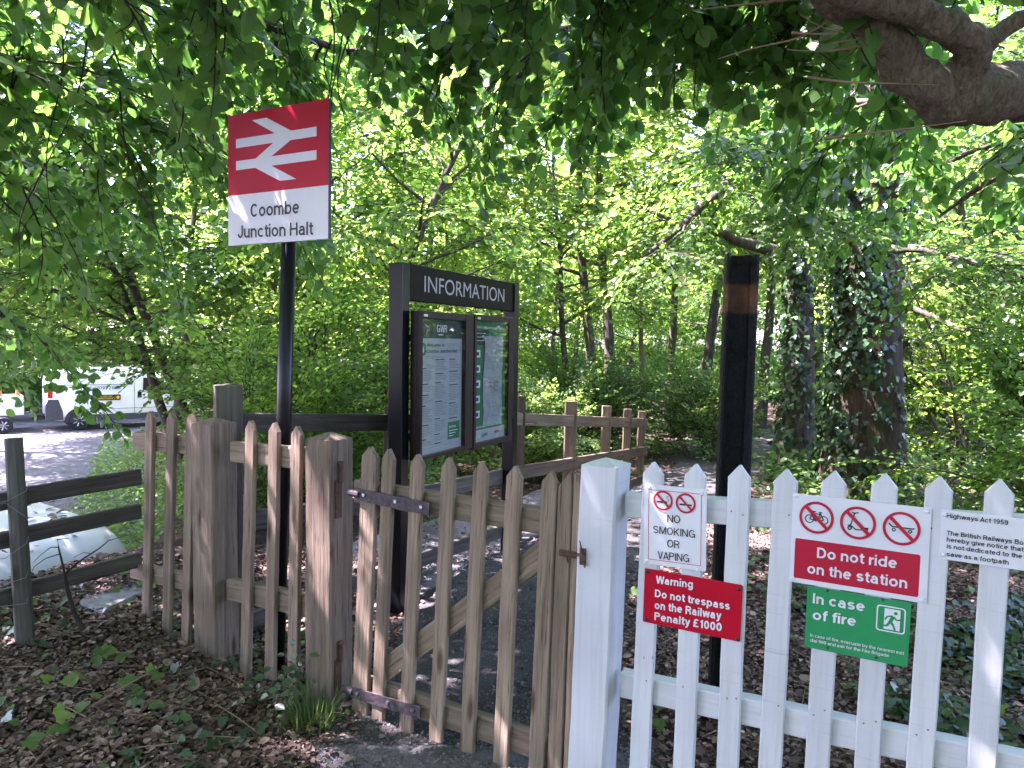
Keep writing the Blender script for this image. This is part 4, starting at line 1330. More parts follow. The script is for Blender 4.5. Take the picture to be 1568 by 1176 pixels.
vplate("side_window", [(2.72, 1.25), (3.55, 1.22), (3.32, 1.62), (2.74, 1.66)], M['car_glass'], -.93)
vplate("sill_trim", [(1.05, .30), (3.5, .30), (3.5, .50), (1.05, .50)], M['car_dark'])
vplate("rear_bumper", [(-.06, .36), (.42, .36), (.42, .62), (.30, 1.0), (.02, 1.0), (-.06, .8)], M['car_dark'], -.90, .03)
vplate("tail_lamp", [(.0, 1.05), (.14, 1.05), (.14, 1.42), (.03, 1.42)], M['red_lens'], -.88, .03)
vplate("door_handle", [(2.56, 1.0), (2.68, 1.0), (2.68, 1.2), (2.56, 1.2)], M['car_glass'])
for xs in (2.40, 2.44):
    pass
vplate("door_seam", [(2.455, .5), (2.465, .5), (2.465, 1.72), (2.455, 1.72)], M['seam'], sy + .004, .006)
vplate("panel_crease", [(.9, .66), (3.7, .66), (3.7, .672), (.9, .672)], M['seam'], sy + .004, .006)
vplate("roof_rail_line", [(.3, 1.44), (2.4, 1.44), (2.4, 1.455), (.3, 1.455)], M['seam'], sy + .016, .006)
PV = Panel(vm @ Vector((1.2, sy - .014, 1.12)), vm @ Vector((2.05, sy - .014, 1.12)), vm @ Vector((1.2, sy - .014, .94)))
ds = PV.obj("door_sign", PV.slab(0, PV.w, -PV.h, 0, .02, .01), M['ink'], van)
b = PV.bm()
PV.text(b, "COUNTRYSIDE", .28 * PV.w, .72 * PV.w, -.45 * PV.h, .05, layer=6)
PV.text(b, "MAINTENANCE", .22 * PV.w, .82 * PV.w, -.82 * PV.h, .05, layer=6)
PV.line(b, (.08 * PV.w, -.25 * PV.h), (.16 * PV.w, -.75 * PV.h), .02, 6); PV.disc(b, (.91 * PV.w, -.5 * PV.h), .05, 6)
PV.obj("sign_lettering", b, M['van_yellow'], ds)
b = PV.bm()
PV.text(b, "Tel 0797 21068", -.05 * PV.w, 1.0 * PV.w, .17, .10, layer=6)
PV.obj("lettering", b, M['van_blue'], van)
for x in (.86, 3.86):
    for s in (-1, 1):
        wheel(van, vm, x, s * .86, .315, s)
arch = bmesh.new()
for x in (.86, 3.86):
    pts = [(x + .40 * math.cos(t), .32 + .40 * math.sin(t)) for t in np.linspace(0, math.pi, 14)] + [(x - .40, .27), (x + .40, .27)]
    bm_prism(arch, pts, sy - .004, sy + .1)
bm_obj("wheel_arch", arch, M['seam'], van, vm)
mb = bmesh.new(); bm_box(mb, 3.42, 3.55, -1.15, -.97, 1.2, 1.42); bevel(mb, .03, 2); bm_obj("door_mirror", mb, M['car_dark'], van, vm)

# ---- trailer behind the van
tm = vm @ Matrix.Translation((-1.75, 0, 0))
tr_ = thing("flatbed_trailer", "small flat trailer with a white box and orange lamps, behind the works van", "trailer", tm.translation)
b = bmesh.new(); bm_box(b, 0, 1.35, -.7, .7, .42, .52); bm_cyl(b, (1.35, 0, .47), (1.85, 0, .47), .035, n=10); bevel(b, .008); bm_obj("bed", b, M['car_dark'], tr_, tm)
b = bmesh.new(); bm_box(b, .35, 1.15, -.62, .5, .525, 1.12); bevel(b, .03, 2); bm_obj("load_box", b, M['car_white'], tr_, tm)
for k, (x0, z0) in enumerate(((.42, 1.16), (.02, .58), (.9, 1.15))):
    b = bmesh.new(); bm_lathe(b, [(.12, 0), (.12, .02), (.07, .03), (.03, .3), (.02, .31)], 14); bm_obj("warning_cone", b, M['orange'], tr_, tm @ Matrix.Translation((x0 + .1, -.45, z0 - .03 if k != 1 else .522)))
for s in (-1, 1): wheel(tr_, tm, .6, s * .82, .25, s)

# ---- white van below the fence
ax = Vector((-.80, .60, 0)); wd = Vector((.60, .80, 0))
rc = Vector((-3.19, 6.08, 0))                              # rear right roof corner
org = rc - wd * .66 - ax * .32
cm = frame(Vector((org.x, org.y, -1.388)), ax, Vector((-wd.x, -wd.y, 0)), Vector((0, 0, 1)))
car = thing("parked_van", "small white van parked below the rail fence, its roof strewn with dead leaves", "van", cm.translation)
st = [(0, .70, .40, .98, 8), (.03, .76, .32, 1.22, 8), (.10, .79, .28, 1.38, 7), (.20, .81, .25, 1.47, 7), (.32, .82, .24, 1.515, 7), (.34, .82, .24, 1.505, 7), (.37, .82, .24, 1.53, 7), (.9, .83, .22, 1.555, 7), (2.0, .84, .22, 1.55, 7), (2.5, .84, .22, 1.50, 7), (3.1, .83, .22, 1.02, 6), (3.7, .79, .25, .86, 5), (3.95, .68, .32, .70, 5)]
bm_obj("body", loft_body(st, 44), M['car_white'], car, cm, smooth=True)
seam = bmesh.new(); 
for k in range(12):
    t0, t1 = -.66 + 1.32 * k / 12, -.66 + 1.32 * (k + 1) / 12
    zt = lambda t: 1.507 - .03 * (abs(t) / .66) ** 6
    bm_cyl(seam, (.34, t0, zt(t0)), (.34, t1, zt(t1)), .006, n=6)
bm_obj("tailgate_seam", seam, M['seam'], car, cm)
bp = bmesh.new(); bm_box(bp, -.08, .12, -.8, .8, .35, .58); bevel(bp, .03, 2); bm_obj("rear_bumper", bp, M['car_dark'], car, cm)
for s in (-1, 1):
    b = bmesh.new(); bm_box(b, -.005, .10, s * .74 - .07, s * .74 + .07, .62, .92); bevel(b, .02, 2); bm_obj("tail_lamp", b, M['red_lens'], car, cm)
for x in (.75, 3.15):
    for s in (-1, 1): wheel(car, cm, x, s * .76, .29, s)

# ================================================================== PLANTS
# leaf outlines: x across, y along, z = normal side
def _tpl(vs, fs, uv=None):
    return np.array(vs, float), [np.array(f, int) for f in fs], None if uv is None else np.array(uv, float)
LEAF_LO = _tpl([(0, 0, 0), (.33, .32, .05), (.30, .66, .05), (0, 1, -.06), (-.30, .66, .05), (-.33, .32, .05)], [[(0, 1, 2, 3), (0, 3, 4, 5)]])
_yy = [0, .12, .3, .5, .7, .87, 1]
_ww = [.0, .23, .36, .38, .30, .16, .0]
_v, _f3, _f4, _uv = [], [], [], []
for y_, w_ in zip(_yy, _ww):
    dz = -.10 * y_ * y_
    _v += [(-w_, y_, .10 * w_ * 2 + dz), (0, y_, dz), (w_, y_, .10 * w_ * 2 + dz)]
    _uv += [(-w_, y_), (0, y_), (w_, y_)]
for i in range(6):
    a = i * 3
    _f4 += [(a, a + 1, a + 4, a + 3), (a + 1, a + 2, a + 5, a + 4)]
LEAF_HI = _tpl(_v, [_f4], _uv)
_iv = [(0, 0, 0), (.30, -.10, .03), (.52, .22, -.02), (.26, .40, .03), (.30, .62, 0), (0, 1.0, -.05), (-.30, .62, 0), (-.26, .40, .03), (-.52, .22, -.02), (-.30, -.10, .03)]
LEAF_IVY = _tpl(_iv, [[(0, i, i + 1) for i in range(1, 9)] + [(0, 9, 1)][:0]])
_ml = []
for k, (ang, ln) in enumerate(((-115, .55), (-90, .30), (-55, .85), (-30, .38), (0, 1.0), (30, .38), (55, .85), (90, .30), (115, .55))):
    _ml.append((ln * math.sin(R(ang)), .25 + ln * .75 * math.cos(R(ang)), -.04 * ln))
LEAF_LOBED = _tpl([(0, .25, .05), (0, 0, 0)] + _ml, [[(0, i, i + 1) for i in range(2, 10)] + [(0, 1, 2), (0, 10, 1)]])
BLADE = _tpl([(-.02, 0, 0), (.02, 0, 0), (.018, .35, .02), (-.018, .35, .02), (.012, .72, .12), (-.012, .72, .12), (0, 1, .30)], [[(0, 1, 2, 3), (3, 2, 4, 5)], [(5, 4, 6)]])

def unit(a): return a / (np.linalg.norm(a, axis=-1, keepdims=True) + 1e-9)

class Leaves:
    """Positions, axes, normals and sizes of many leaves, turned into one mesh."""
    def __init__(s): s.P, s.A, s.N, s.S = [], [], [], []
    def add(s, P, A, N, S): s.P.append(P); s.A.append(A); s.N.append(N); s.S.append(S)
    def arrays(s): return [np.concatenate(q) for q in (s.P, s.A, s.N, s.S)]
    def count(s): return sum(len(p) for p in s.P)
    def geo(s, tpl):
        P, A, N, S = s.arrays()
        A = unit(A); X = unit(np.cross(A, N)); N = np.cross(X, A)
        tv, tf, tuv = tpl
        V = P[:, None] + S[:, None, None] * (X[:, None] * tv[None, :, 0:1] + A[:, None] * tv[None, :, 1:2] + N[:, None] * tv[None, :, 2:3])
        k = len(tv); off = (np.arange(len(P)) * k)[:, None, None]
        F = [(f[None] + off).reshape(-1, f.shape[1]) for f in tf]
        return V.reshape(-1, 3), F, (None if tuv is None else np.tile(tuv, (len(P), 1)))

def tubes_geo(polys, sides):
    v, f, off = [], [], 0
    for pts, rad in polys:
        a, b = tube_np(np.asarray(pts, float), np.asarray(rad, float), sides)
        v.append(a); f.append(b + off); off += len(a)
    return np.concatenate(v), np.concatenate(f)

def plant_mesh(name, leaves, tpl, twigs=None, sides=3):
    """Crown mesh: leaves (material 0) and fine twigs (material 1)."""
    V, F, UV = leaves.geo(tpl)
    faces = [(f, 0) for f in F]
    if twigs is not None and len(twigs[0]):
        tv, tf = twigs
        faces.append((tf + len(V), 1))
        V = np.concatenate([V, tv])
        if UV is not None: UV = np.concatenate([UV, np.zeros((len(tv), 2))])
    return np_mesh(name, V, faces, UV)

# ---- a spray: one twig with side twigs and leaves, lying in x-y, growing along x
def make_spray(rs, L=.75, leaf=.07, gap=.05, side=5):
    lv, tw = Leaves(), []
    def twig(o, d, ln, r):
        n = max(3, int(ln / .07)); p = np.array(o, float); dd = np.array(d, float); pts = [p.copy()]
        for i in range(n):
            dd = dd + rs.normal(0, .09, 3) * np.array([1, 1, .5]) + np.array([0, 0, -.03]); dd /= np.linalg.norm(dd)
            p = p + dd * ln / n; pts.append(p.copy())
        tw.append((np.array(pts), np.linspace(r, r * .35, n + 1)))
        m = max(2, int(ln / gap)); t = (np.arange(m) + .6) / m
        P = np.stack([np.interp(t * n, np.arange(n + 1), np.array(pts)[:, k]) for k in range(3)], 1)
        D = unit(np.gradient(P, axis=0)) if m > 1 else np.tile(dd, (m, 1))
        sg = np.where(np.arange(m) % 2 == 0, 1, -1)[:, None]
        S_ = unit(np.cross(D, np.array([0, 0, 1.0])))
        A = unit(D * .55 + S_ * sg * .8 + np.array([0, 0, -.22]) + rs.normal(0, .22, (m, 3)))
        N = unit(np.array([0, 0, 1.0]) + rs.normal(0, .38, (m, 3)))
        lv.add(P, A, N, leaf * rs.uniform(.65, 1.2, m))
        lv.add(P[-1:] , D[-1:] + np.array([[0, 0, -.15]]), N[-1:], np.array([leaf * 1.05]))
        return np.array(pts)
    main = twig((0, 0, 0), (1, 0, 0), L, .006)
    for k in range(side):
        t = .12 + .75 * k / side
        b = main[int(t * (len(main) - 1))]
        sgn = 1 if k % 2 else -1
        a = R(rs.uniform(35, 62)) * sgn
        twig(b, (math.cos(a), math.sin(a), rs.uniform(-.1, .1)), L * rs.uniform(.35, .6) * (1.1 - t), .0035)
    return lv.arrays(), tw
_rs = np.random.RandomState(77)
SPRAYS = [make_spray(_rs) for _ in range(5)]
SPRAYS_BIG = [make_spray(_rs, L=.9, leaf=.095, gap=.075, side=4) for _ in range(4)]

def place_sprays(anchors, rs, sprays, leaf_scale=1.0, with_twigs=True, twig_sides=3):
    """anchors: list of (pos, dir, scale, tilt) -> Leaves, twig geometry."""
    lv = Leaves(); tv, tf, off = [], [], 0
    tw_cache = [tubes_geo(tw, twig_sides) for _, tw in sprays]
    pos = np.array([a[0] for a in anchors], float); dr = unit(np.array([a[1] for a in anchors], float))
    sc = np.array([a[2] for a in anchors], float)
    up = unit(np.array([0, 0, 1.0]) + rs.normal(0, .30, (len(anchors), 3)))
    Y = unit(np.cross(up, dr)); Z = np.cross(dr, Y)
    pick = rs.randint(0, len(sprays), len(anchors))
    for k, ((P, A, N, S), _) in enumerate(sprays):
        m = pick == k
        if not m.any(): continue
        B = np.stack([dr[m], Y[m], Z[m]], 1)                      # rows are the local axes
        PP = np.einsum('lk,nkj->nlj', P, B) * sc[m][:, None, None] + pos[m][:, None]
        AA = np.einsum('lk,nkj->nlj', A, B); NN = np.einsum('lk,nkj->nlj', N, B)
        SS = np.outer(sc[m] ** .5, S) * leaf_scale
        keep = rs.uniform(size=SS.size) > .06
        lv.add(PP.reshape(-1, 3)[keep], AA.reshape(-1, 3)[keep], NN.reshape(-1, 3)[keep], SS.ravel()[keep])
        if with_twigs:
            v, f = tw_cache[k]
            VV = np.einsum('lk,nkj->nlj', v, B) * sc[m][:, None, None] + pos[m][:, None]
            nv = len(v)
            tv.append(VV.reshape(-1, 3)); tf.append((f[None] + (np.arange(m.sum()) * nv)[:, None, None]).reshape(-1, f.shape[1]) + off); off += nv * m.sum()
    return lv, ((np.concatenate(tv), np.concatenate(tf)) if tv else (np.zeros((0, 3)), np.zeros((0, 4), int)))

def wander(rs, o, d, ln, n, up=0.0, wob=.12):
    p, dd, pts = np.array(o, float), unit(np.array(d, float)), [np.array(o, float)]
    for i in range(n):
        dd = unit(dd + rs.normal(0, wob, 3) + np.array([0, 0, up / n]))
        p = p + dd * ln / n; pts.append(p.copy())
    return np.array(pts)

def turn(rs, d, deg):
    """d turned by about deg, mostly sideways."""
    a = R(deg) * (1 if rs.rand() < .5 else -1)
    c, s_ = math.cos(a), math.sin(a)
    return np.array([d[0] * c - d[1] * s_, d[0] * s_ + d[1] * c, d[2] + rs.normal(0, .22)])

def fill_limb(rs, pts, r0, wood_, anchors, subs, sub_len, sprays_per, scale, start=.25, droop=-.12):
    """Side branches with sprays along a limb; thin branches go to wood_."""
    n = len(pts) - 1
    for k in range(subs):
        t = start + (1 - start) * (k + rs.rand() * .8) / subs
        i = min(int(t * n), n - 1); q = pts[i] + (pts[i + 1] - pts[i]) * (t * n - i)
        d = unit(pts[i + 1] - pts[i])
        ln = sub_len * rs.uniform(.6, 1.2) * (1.15 - .6 * t)
        sp = wander(rs, q, turn(rs, d, rs.uniform(30, 75)), ln, 6, droop * 3, .14)
        wood_.append((sp, np.linspace(r0 * .32, .004, 7)))
        for j in range(sprays_per):
            tt = (j + rs.rand()) / sprays_per
            ii = min(int(tt * 6), 5); qq = sp[ii] + (sp[ii + 1] - sp[ii]) * (tt * 6 - ii)
            dd = unit(sp[ii + 1] - sp[ii])
            e = turn(rs, dd, rs.uniform(10, 65)); e[2] = e[2] * .5 + droop + rs.normal(0, .08)
            anchors.append((qq, e, scale * rs.uniform(.7, 1.25)))
        e = unit(sp[-1] - sp[-2]); anchors.append((sp[-1], e + np.array([0, 0, droop]), scale))
    e = unit(pts[-1] - pts[-2]); anchors.append((pts[-1], e, scale))

def tree_geo(seed, H, r, first, limbs, limb_len, subs=5, per=4, scale=1.25, sub_len=1.2, up=.35, lean=.0, low_droop=0.0):
    rs = np.random.RandomState(seed)
    tr = wander(rs, (0, 0, -.15), (lean, lean * .3, 1), H, 12, .15, .05)
    trunk = [(tr, np.concatenate([[r * 1.35], np.linspace(r, r * .14, 12)]))]
    thin, anchors = [], []
    for k in range(limbs):
        t = first + (.99 - first) * (k + rs.rand() * .6) / limbs
        i = min(int(t * 12), 11); q = tr[i] + (tr[i + 1] - tr[i]) * (t * 12 - i)
        az = k * 2.4 + rs.normal(0, .35)
        rel = (t - first) / (1 - first)
        el = up + .75 * rel - low_droop * (1 - rel)
        ln = limb_len * (1.0 - .6 * rel ** 1.4) * rs.uniform(.75, 1.2)
        lp = wander(rs, q, (math.cos(az) * math.cos(el), math.sin(az) * math.cos(el), math.sin(el)), ln, 8, -.25, .09)
        rr_ = r * (.42 - .25 * rel)
        thin.append((lp, np.linspace(rr_, rr_ * .2, 9)))
        fill_limb(rs, lp, rr_, thin, anchors, subs, sub_len, per, scale, .22)
    return rs, trunk, thin, anchors

def tree_meshes(name, seed, leafmat, barkmat, leaf_scale=1.0, sprays=None, **kw):
    rs, trunk, thin, anchors = tree_geo(seed, **kw)
    lv, tw = place_sprays(anchors, rs, sprays or SPRAYS_BIG, leaf_scale)
    crown = plant_mesh(name + " crown", lv, LEAF_LO, tw)
    crown.materials.append(leafmat); crown.materials.append(M['twig'])
    v, f = tubes_geo(trunk, 10); tm_ = np_mesh(name + " trunk", v, [f]); tm_.materials.append(barkmat); tm_.shade_smooth()
    v, f = tubes_geo(thin, 6); lm = np_mesh(name + " branches", v, [f]); lm.materials.append(barkmat); lm.shade_smooth()
    return tm_, lm, crown, lv.count()

def plant_thing(name, meshes, label, cat, loc, rz=0.0, s=1.0, group=None):
    t = thing(name, label, cat, loc, group)
    t.rotation_euler = (0, 0, rz); t.scale = (s, s, s)
    for nm, me in meshes:
        o = bpy.data.objects.new(nm, me); link(o); o.parent = t
    return t

KINDS = []
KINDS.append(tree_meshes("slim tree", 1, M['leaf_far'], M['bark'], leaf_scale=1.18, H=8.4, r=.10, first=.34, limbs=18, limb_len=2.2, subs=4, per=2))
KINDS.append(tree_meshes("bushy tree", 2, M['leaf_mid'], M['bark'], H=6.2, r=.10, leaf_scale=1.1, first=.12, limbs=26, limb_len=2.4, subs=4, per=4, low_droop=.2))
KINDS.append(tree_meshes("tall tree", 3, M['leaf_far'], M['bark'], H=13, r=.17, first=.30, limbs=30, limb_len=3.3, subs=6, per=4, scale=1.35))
KINDS.append(tree_meshes("leaning tree", 4, M['leaf_mid'], M['bark'], H=7.0, r=.09, first=.34, limbs=18, limb_len=2.2, subs=4, per=3, lean=.35))
def bush_meshes(seed, H, stems, leafmat, scale=1.0, leaf_scale=1.0):
    rs = np.random.RandomState(seed); thin, anchors = [], []
    for k in range(stems):
        az = k * 2.4 + rs.rand(); el = R(rs.uniform(48, 82))
        p = wander(rs, (rs.normal(0, .12), rs.normal(0, .12), -.1), (math.cos(az) * math.cos(el), math.sin(az) * math.cos(el), math.sin(el)), H * rs.uniform(.7, 1.1), 9, -.35, .08)
        r0 = .022 * H / 2.5
        thin.append((p, np.linspace(r0, .005, 10)))
        fill_limb(rs, p, r0, thin, anchors, 7, H * .28, 3, scale, .10)
    lv, tw = place_sprays(anchors, rs, SPRAYS, leaf_scale)
    crown = plant_mesh("bush crown", lv, LEAF_LO, tw); crown.materials.append(leafmat); crown.materials.append(M['twig'])
    v, f = tubes_geo(thin, 5); lm = np_mesh("bush stems", v, [f]); lm.materials.append(M['bark']); lm.shade_smooth()
    return lm, crown, lv.count()
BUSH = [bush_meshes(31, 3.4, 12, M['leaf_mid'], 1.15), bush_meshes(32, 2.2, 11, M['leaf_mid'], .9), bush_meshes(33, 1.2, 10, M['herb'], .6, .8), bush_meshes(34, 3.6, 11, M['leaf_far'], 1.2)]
print("leaves per kind", [k[3] for k in KINDS], [b[2] for b in BUSH])

def tree(kind, x, y, label, rz=0.0, s=1.0, name="woodland_tree", group="trees of the sunlit wood", z=None):
    k = KINDS[kind]
    return plant_thing(name, [("trunk", k[0]), ("branch", k[1]), ("crown", k[2])], label, "tree", (x, y, float(gz(x, y)) if z is None else z), rz, s, group)
def bush(kind, x, y, label, rz=0.0, s=1.0, name="bush", group="bushes under the trees", z=None):
    k = BUSH[kind]
    return plant_thing(name, [("stem", k[0]), ("crown", k[1])], label, "bush", (x, y, float(gz(x, y)) if z is None else z), rz, s, group)

def px_x(px, y): return (px - 784.0) / FPX * y

# trees beyond the gate, named by where one finds them
rr_ = random.Random(9)
TL_ = [  # kind, picture column, distance, scale, label
    (0, 912, 13.5, 1.0, "slim twin of the pair of trunks just past the end of the handrail fence"),
    (0, 938, 14.0, 1.08, "straight dark trunk of the pair just past the end of the handrail fence"),
    (0, 1022, 17.0, 1.0, "thin tree beside the path bend, dark trunk against bright leaves"),
    (0, 1078, 14.5, 1.05, "slim mossy tree just beside the old rail upright"),
    (3, 1052, 21.0, .9, "leaning tree far down the path against a bright gap"),
    (0, 876, 12.0, .62, "young tree with an orange brown stem behind the handrail fence"),
    (3, 505, 10.5, .9, "leaning tree between the station sign and the noticeboard"),
    (1, 470, 12.5, 1.0, "bushy tree just behind the station sign pole"),
    (3, 325, 12.5, 1.0, "leaning dark stemmed tree behind the oak picket fence"),
    (3, 295, 13.0, .95, "slanting dark stem rising beside the works van"),
    (0, 262, 15.0, 1.0, "slim tree growing at the car park edge above the works van"),
]
for k, px, y, s, lb in TL_:
    tree(k, px_x(px, y), y, lb, rr_.uniform(0, 6.28), s)
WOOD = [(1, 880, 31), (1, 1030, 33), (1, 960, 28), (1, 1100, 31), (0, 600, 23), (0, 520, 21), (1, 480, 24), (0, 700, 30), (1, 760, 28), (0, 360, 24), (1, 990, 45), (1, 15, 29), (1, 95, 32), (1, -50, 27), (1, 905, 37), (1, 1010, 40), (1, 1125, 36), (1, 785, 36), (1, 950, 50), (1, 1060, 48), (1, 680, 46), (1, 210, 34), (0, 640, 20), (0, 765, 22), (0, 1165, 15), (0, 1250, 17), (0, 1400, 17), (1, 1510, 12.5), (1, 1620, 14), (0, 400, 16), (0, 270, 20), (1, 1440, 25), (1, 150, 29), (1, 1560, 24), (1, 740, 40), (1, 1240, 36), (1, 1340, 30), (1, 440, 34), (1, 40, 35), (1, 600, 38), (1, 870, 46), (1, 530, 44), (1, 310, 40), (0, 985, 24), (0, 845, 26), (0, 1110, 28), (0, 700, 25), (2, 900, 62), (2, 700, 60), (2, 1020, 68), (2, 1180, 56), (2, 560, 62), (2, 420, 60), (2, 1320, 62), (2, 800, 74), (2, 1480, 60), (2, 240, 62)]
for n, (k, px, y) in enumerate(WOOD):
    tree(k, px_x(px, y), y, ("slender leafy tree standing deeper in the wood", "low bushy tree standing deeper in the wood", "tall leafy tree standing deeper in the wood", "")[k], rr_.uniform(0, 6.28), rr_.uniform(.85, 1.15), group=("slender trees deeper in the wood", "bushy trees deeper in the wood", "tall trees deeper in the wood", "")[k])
from mathutils import noise

# ================================================================== TREES CLOSE BY
def near_tree(name, label, base, trunk_pts, trunk_r, limbs, barkmat, seed, fill, sprays, leafmat, limbmat=None, extra=(), cat="tree", leaf_scale=1.0, tpl=None, keep=None):
    """limbs: list of (points, radii) in world space; fill: (subs, sub_len, per, scale, start, droop) per limb."""
    rs = np.random.RandomState(seed)
    t = thing(name, label, cat, base)
    v, f = tubes_geo([(np.array(trunk_pts, float), np.array(trunk_r, float))], 16)
    me_obj("trunk", np_mesh("trunk", v, [f]), barkmat, t, smooth=True)
    anchors = []
    for (pts, rad), fl in zip(limbs, fill):
        pts = np.array(pts, float)
        n = 14                                              # resample for a smooth, slightly crooked limb
        s_ = np.linspace(0, len(pts) - 1, n)
        k = np.arange(len(pts))
        q = np.stack([np.interp(s_, k, pts[:, j]) for j in range(3)], 1)
        for _ in range(2): q[1:-1] = (q[:-2] + 2 * q[1:-1] + q[2:]) / 4
        rd = np.interp(s_, k, np.array(rad, float))
        q[1:-1] += rs.normal(0, 1, (n - 2, 3)) * rd[1:-1, None] * .22
        if barkmat is M['bark_red'] and rd.max() > .05:      # thick limbs get ridges, knots and swellings
            m_ = 90; s2 = np.linspace(0, n - 1, m_)
            q2 = np.stack([np.interp(s2, np.arange(n), q[:, j]) for j in range(3)], 1); r2 = np.interp(s2, np.arange(n), rd)
            for _ in range(6): q2[1:-1] = (q2[:-2] + 2 * q2[1:-1] + q2[2:]) / 4
            v, f = tubes_geo([(q2, r2)], 36)
            cen = np.repeat(q2, 36, 0); nr = unit(v - cen)
            dsp = np.array([.22 * noise.noise(Vector(a) * 7.0) + .13 * noise.noise(Vector(a) * 19.0) + .07 * noise.noise(Vector(a) * 48.0) for a in v])
            v = v + nr * (dsp * np.repeat(r2, 36))[:, None]
        else:
            v, f = tubes_geo([(q, rd * (1 + rs.normal(0, .05, n)))], 12)
        thin = []
        if fl:
            fill_limb(rs, q, float(rd.mean()), thin, anchors, *fl)
            if keep: thin = [b for b in thin if keep(b[0][3])]
        if thin:
            v2, f2 = tubes_geo(thin, 5); f = np.concatenate([f, f2 + len(v)]); v = np.concatenate([v, v2])
        me_obj("limb", np_mesh("limb", v, [f]), limbmat or barkmat, t, smooth=True)
    anchors += [a for a in extra]
    if keep: anchors = [a for a in anchors if keep(a[0])]
    lv, tw = place_sprays(anchors, rs, sprays, leaf_scale, twig_sides=4)
    me_obj("crown", plant_mesh("crown", lv, tpl or LEAF_HI, tw), [leafmat, M['twig']], t, smooth=True)
    print(name, "leaves", lv.count())
    return t

def A3(*a): return tuple(at(*a))
_rs2 = np.random.RandomState(5)
SPR_NEAR = [make_spray(_rs2, L=.62, leaf=.10, gap=.07, side=4) for _ in range(5)]
def cam_clear(p):                                           # no leaves in the photographer's face, and the car park stays open under the boughs
    if p[0] < -1.9 and p[2] < (.75 if p[1] > 6 else 1.0) + .02 * p[1]: return False
    if -1.9 < p[0] < -.2 and p[1] < 4.1 and p[2] < 3.05: return False   # the station sign stands clear
    return np.linalg.norm(np.array(p) - np.array([0, 0, 1.6])) > 2.3 and not (p[1] < 5.0 and p[2] < 2.3) and not (p[1] < 6.5 and p[2] < 1.7)

# beech on the bank whose hanging sprays fill the upper part of the view on the car park side
limbsA = [
    ([(-3.9, 2.5, 3.0), (-3.2, 3.6, 3.5), (-2.2, 4.8, 3.75), (-1.0, 6.0, 3.7)], [.09, .07, .045, .015]),
    ([(-3.9, 2.5, 2.7), (-3.5, 3.8, 3.1), (-3.0, 5.2, 3.3), (-2.3, 6.8, 3.1)], [.08, .06, .04, .015]),
    ([(-3.9, 2.5, 3.6), (-2.8, 3.2, 4.2), (-1.5, 3.8, 4.4), (.0, 4.6, 4.2)], [.09, .07, .045, .015]),
    ([(-3.9, 2.5, 2.5), (-3.9, 4.2, 2.9), (-3.9, 6.0, 3.0), (-3.8, 8.0, 2.8)], [.07, .05, .035, .012]),
    ([(-3.9, 2.5, 4.4), (-2.6, 3.6, 5.2), (-1.0, 4.8, 5.5), (1.0, 6.2, 5.4)], [.09, .07, .045, .015]),
    ([(-3.9, 2.5, 4.0), (-3.4, 4.4, 4.8), (-2.6, 6.4, 5.0), (-1.8, 8.2, 4.8)], [.09, .07, .045, .015]),
    ([(-3.9, 2.5, 5.4), (-3.0, 3.4, 6.6), (-1.8, 4.4, 7.2), (-.4, 5.4, 7.3)], [.08, .06, .04, .015]),
    ([(-3.9, 2.5, 3.2), (-2.6, 2.6, 3.7), (-1.3, 2.9, 3.9), (-.2, 3.3, 3.8)], [.07, .05, .035, .012]),
    ([(-3.9, 2.5, 3.9), (-2.8, 1.5, 4.7), (-1.4, .6, 5.2), (.6, -.4, 5.2)], [.08, .06, .04, .015]),  # limb added above the camera to hold back skylight
    ([(-3.95, 2.45, 2.4), (-4.3, 4.4, 2.5), (-4.6, 6.2, 2.1), (-4.75, 8.0, 1.45)], [.06, .045, .03, .01]),
    ([(-3.9, 2.5, 4.3), (-2.6, 2.3, 5.2), (-.9, 2.2, 5.6), (1.1, 2.0, 5.5)], [.08, .06, .045, .015]),  # limb added above the frame to keep sun off the notices
    ([(-3.9, 2.5, 4.2), (-4.2, 1.0, 4.9), (-4.0, -.8, 5.2), (-3.2, -2.2, 5.0)], [.08, .06, .04, .015]),  # limb added behind the camera, closing off open sky
]
tA = near_tree("beech_tree", "beech on the bank whose hanging leafy sprays surround the station sign", (-4.1, 2.3, float(gz(-4.1, 2.3))),
          [(-4.1, 2.3, -.6), (-4.0, 2.4, 1.5), (-3.9, 2.5, 3.2), (-3.8, 2.5, 5.4), (-3.7, 2.6, 7.5)], [.30, .24, .20, .14, .05], limbsA, M['bark'], 41,
          [(17, 1.25, 4, 1.0, .2, -.30)] * 4 + [(24, 1.4, 5, 1.15, .15, -.2)] * 3 + [(12, 1.1, 4, 1.0, .3, -.3)] + [(22, 1.4, 5, 1.15, .2, -.15)] + [(9, .9, 3, 1.0, .4, -.25)] + [(34, 1.4, 5, 1.15, .15, -.15)] + [(22, 1.4, 5, 1.15, .2, -.15)], SPR_NEAR, M['leaf_near'], keep=cam_clear)

hang = []
for k, (x0, y0, x1, y1) in enumerate(((500, -20, 512, 262), (518, 10, 506, 300), (530, 40, 521, 215), (508, 60, 498, 180), (524, -30, 528, 150), (150, 20, 60, 300), (230, -20, 300, 300), (90, 60, 75, 330), (60, 250, 20, 420), (180, 140, 250, 420))):
    n = 9; t = np.linspace(0, 1, n); Yh = 4.0 + .05 * k
    hang.append((np.array([list(at(x0 + (x1 - x0) * a + 9 * math.sin(a * 6 + k), y0 + (y1 - y0) * a, Yh)) for a in t]), np.linspace(.0055, .0022, n)))
for k, pl in enumerate((hang[:5], hang[5:])):
    for h_ in pl: tube_mesh("hanging_twig", [h_], M['twig'], tA, 5)

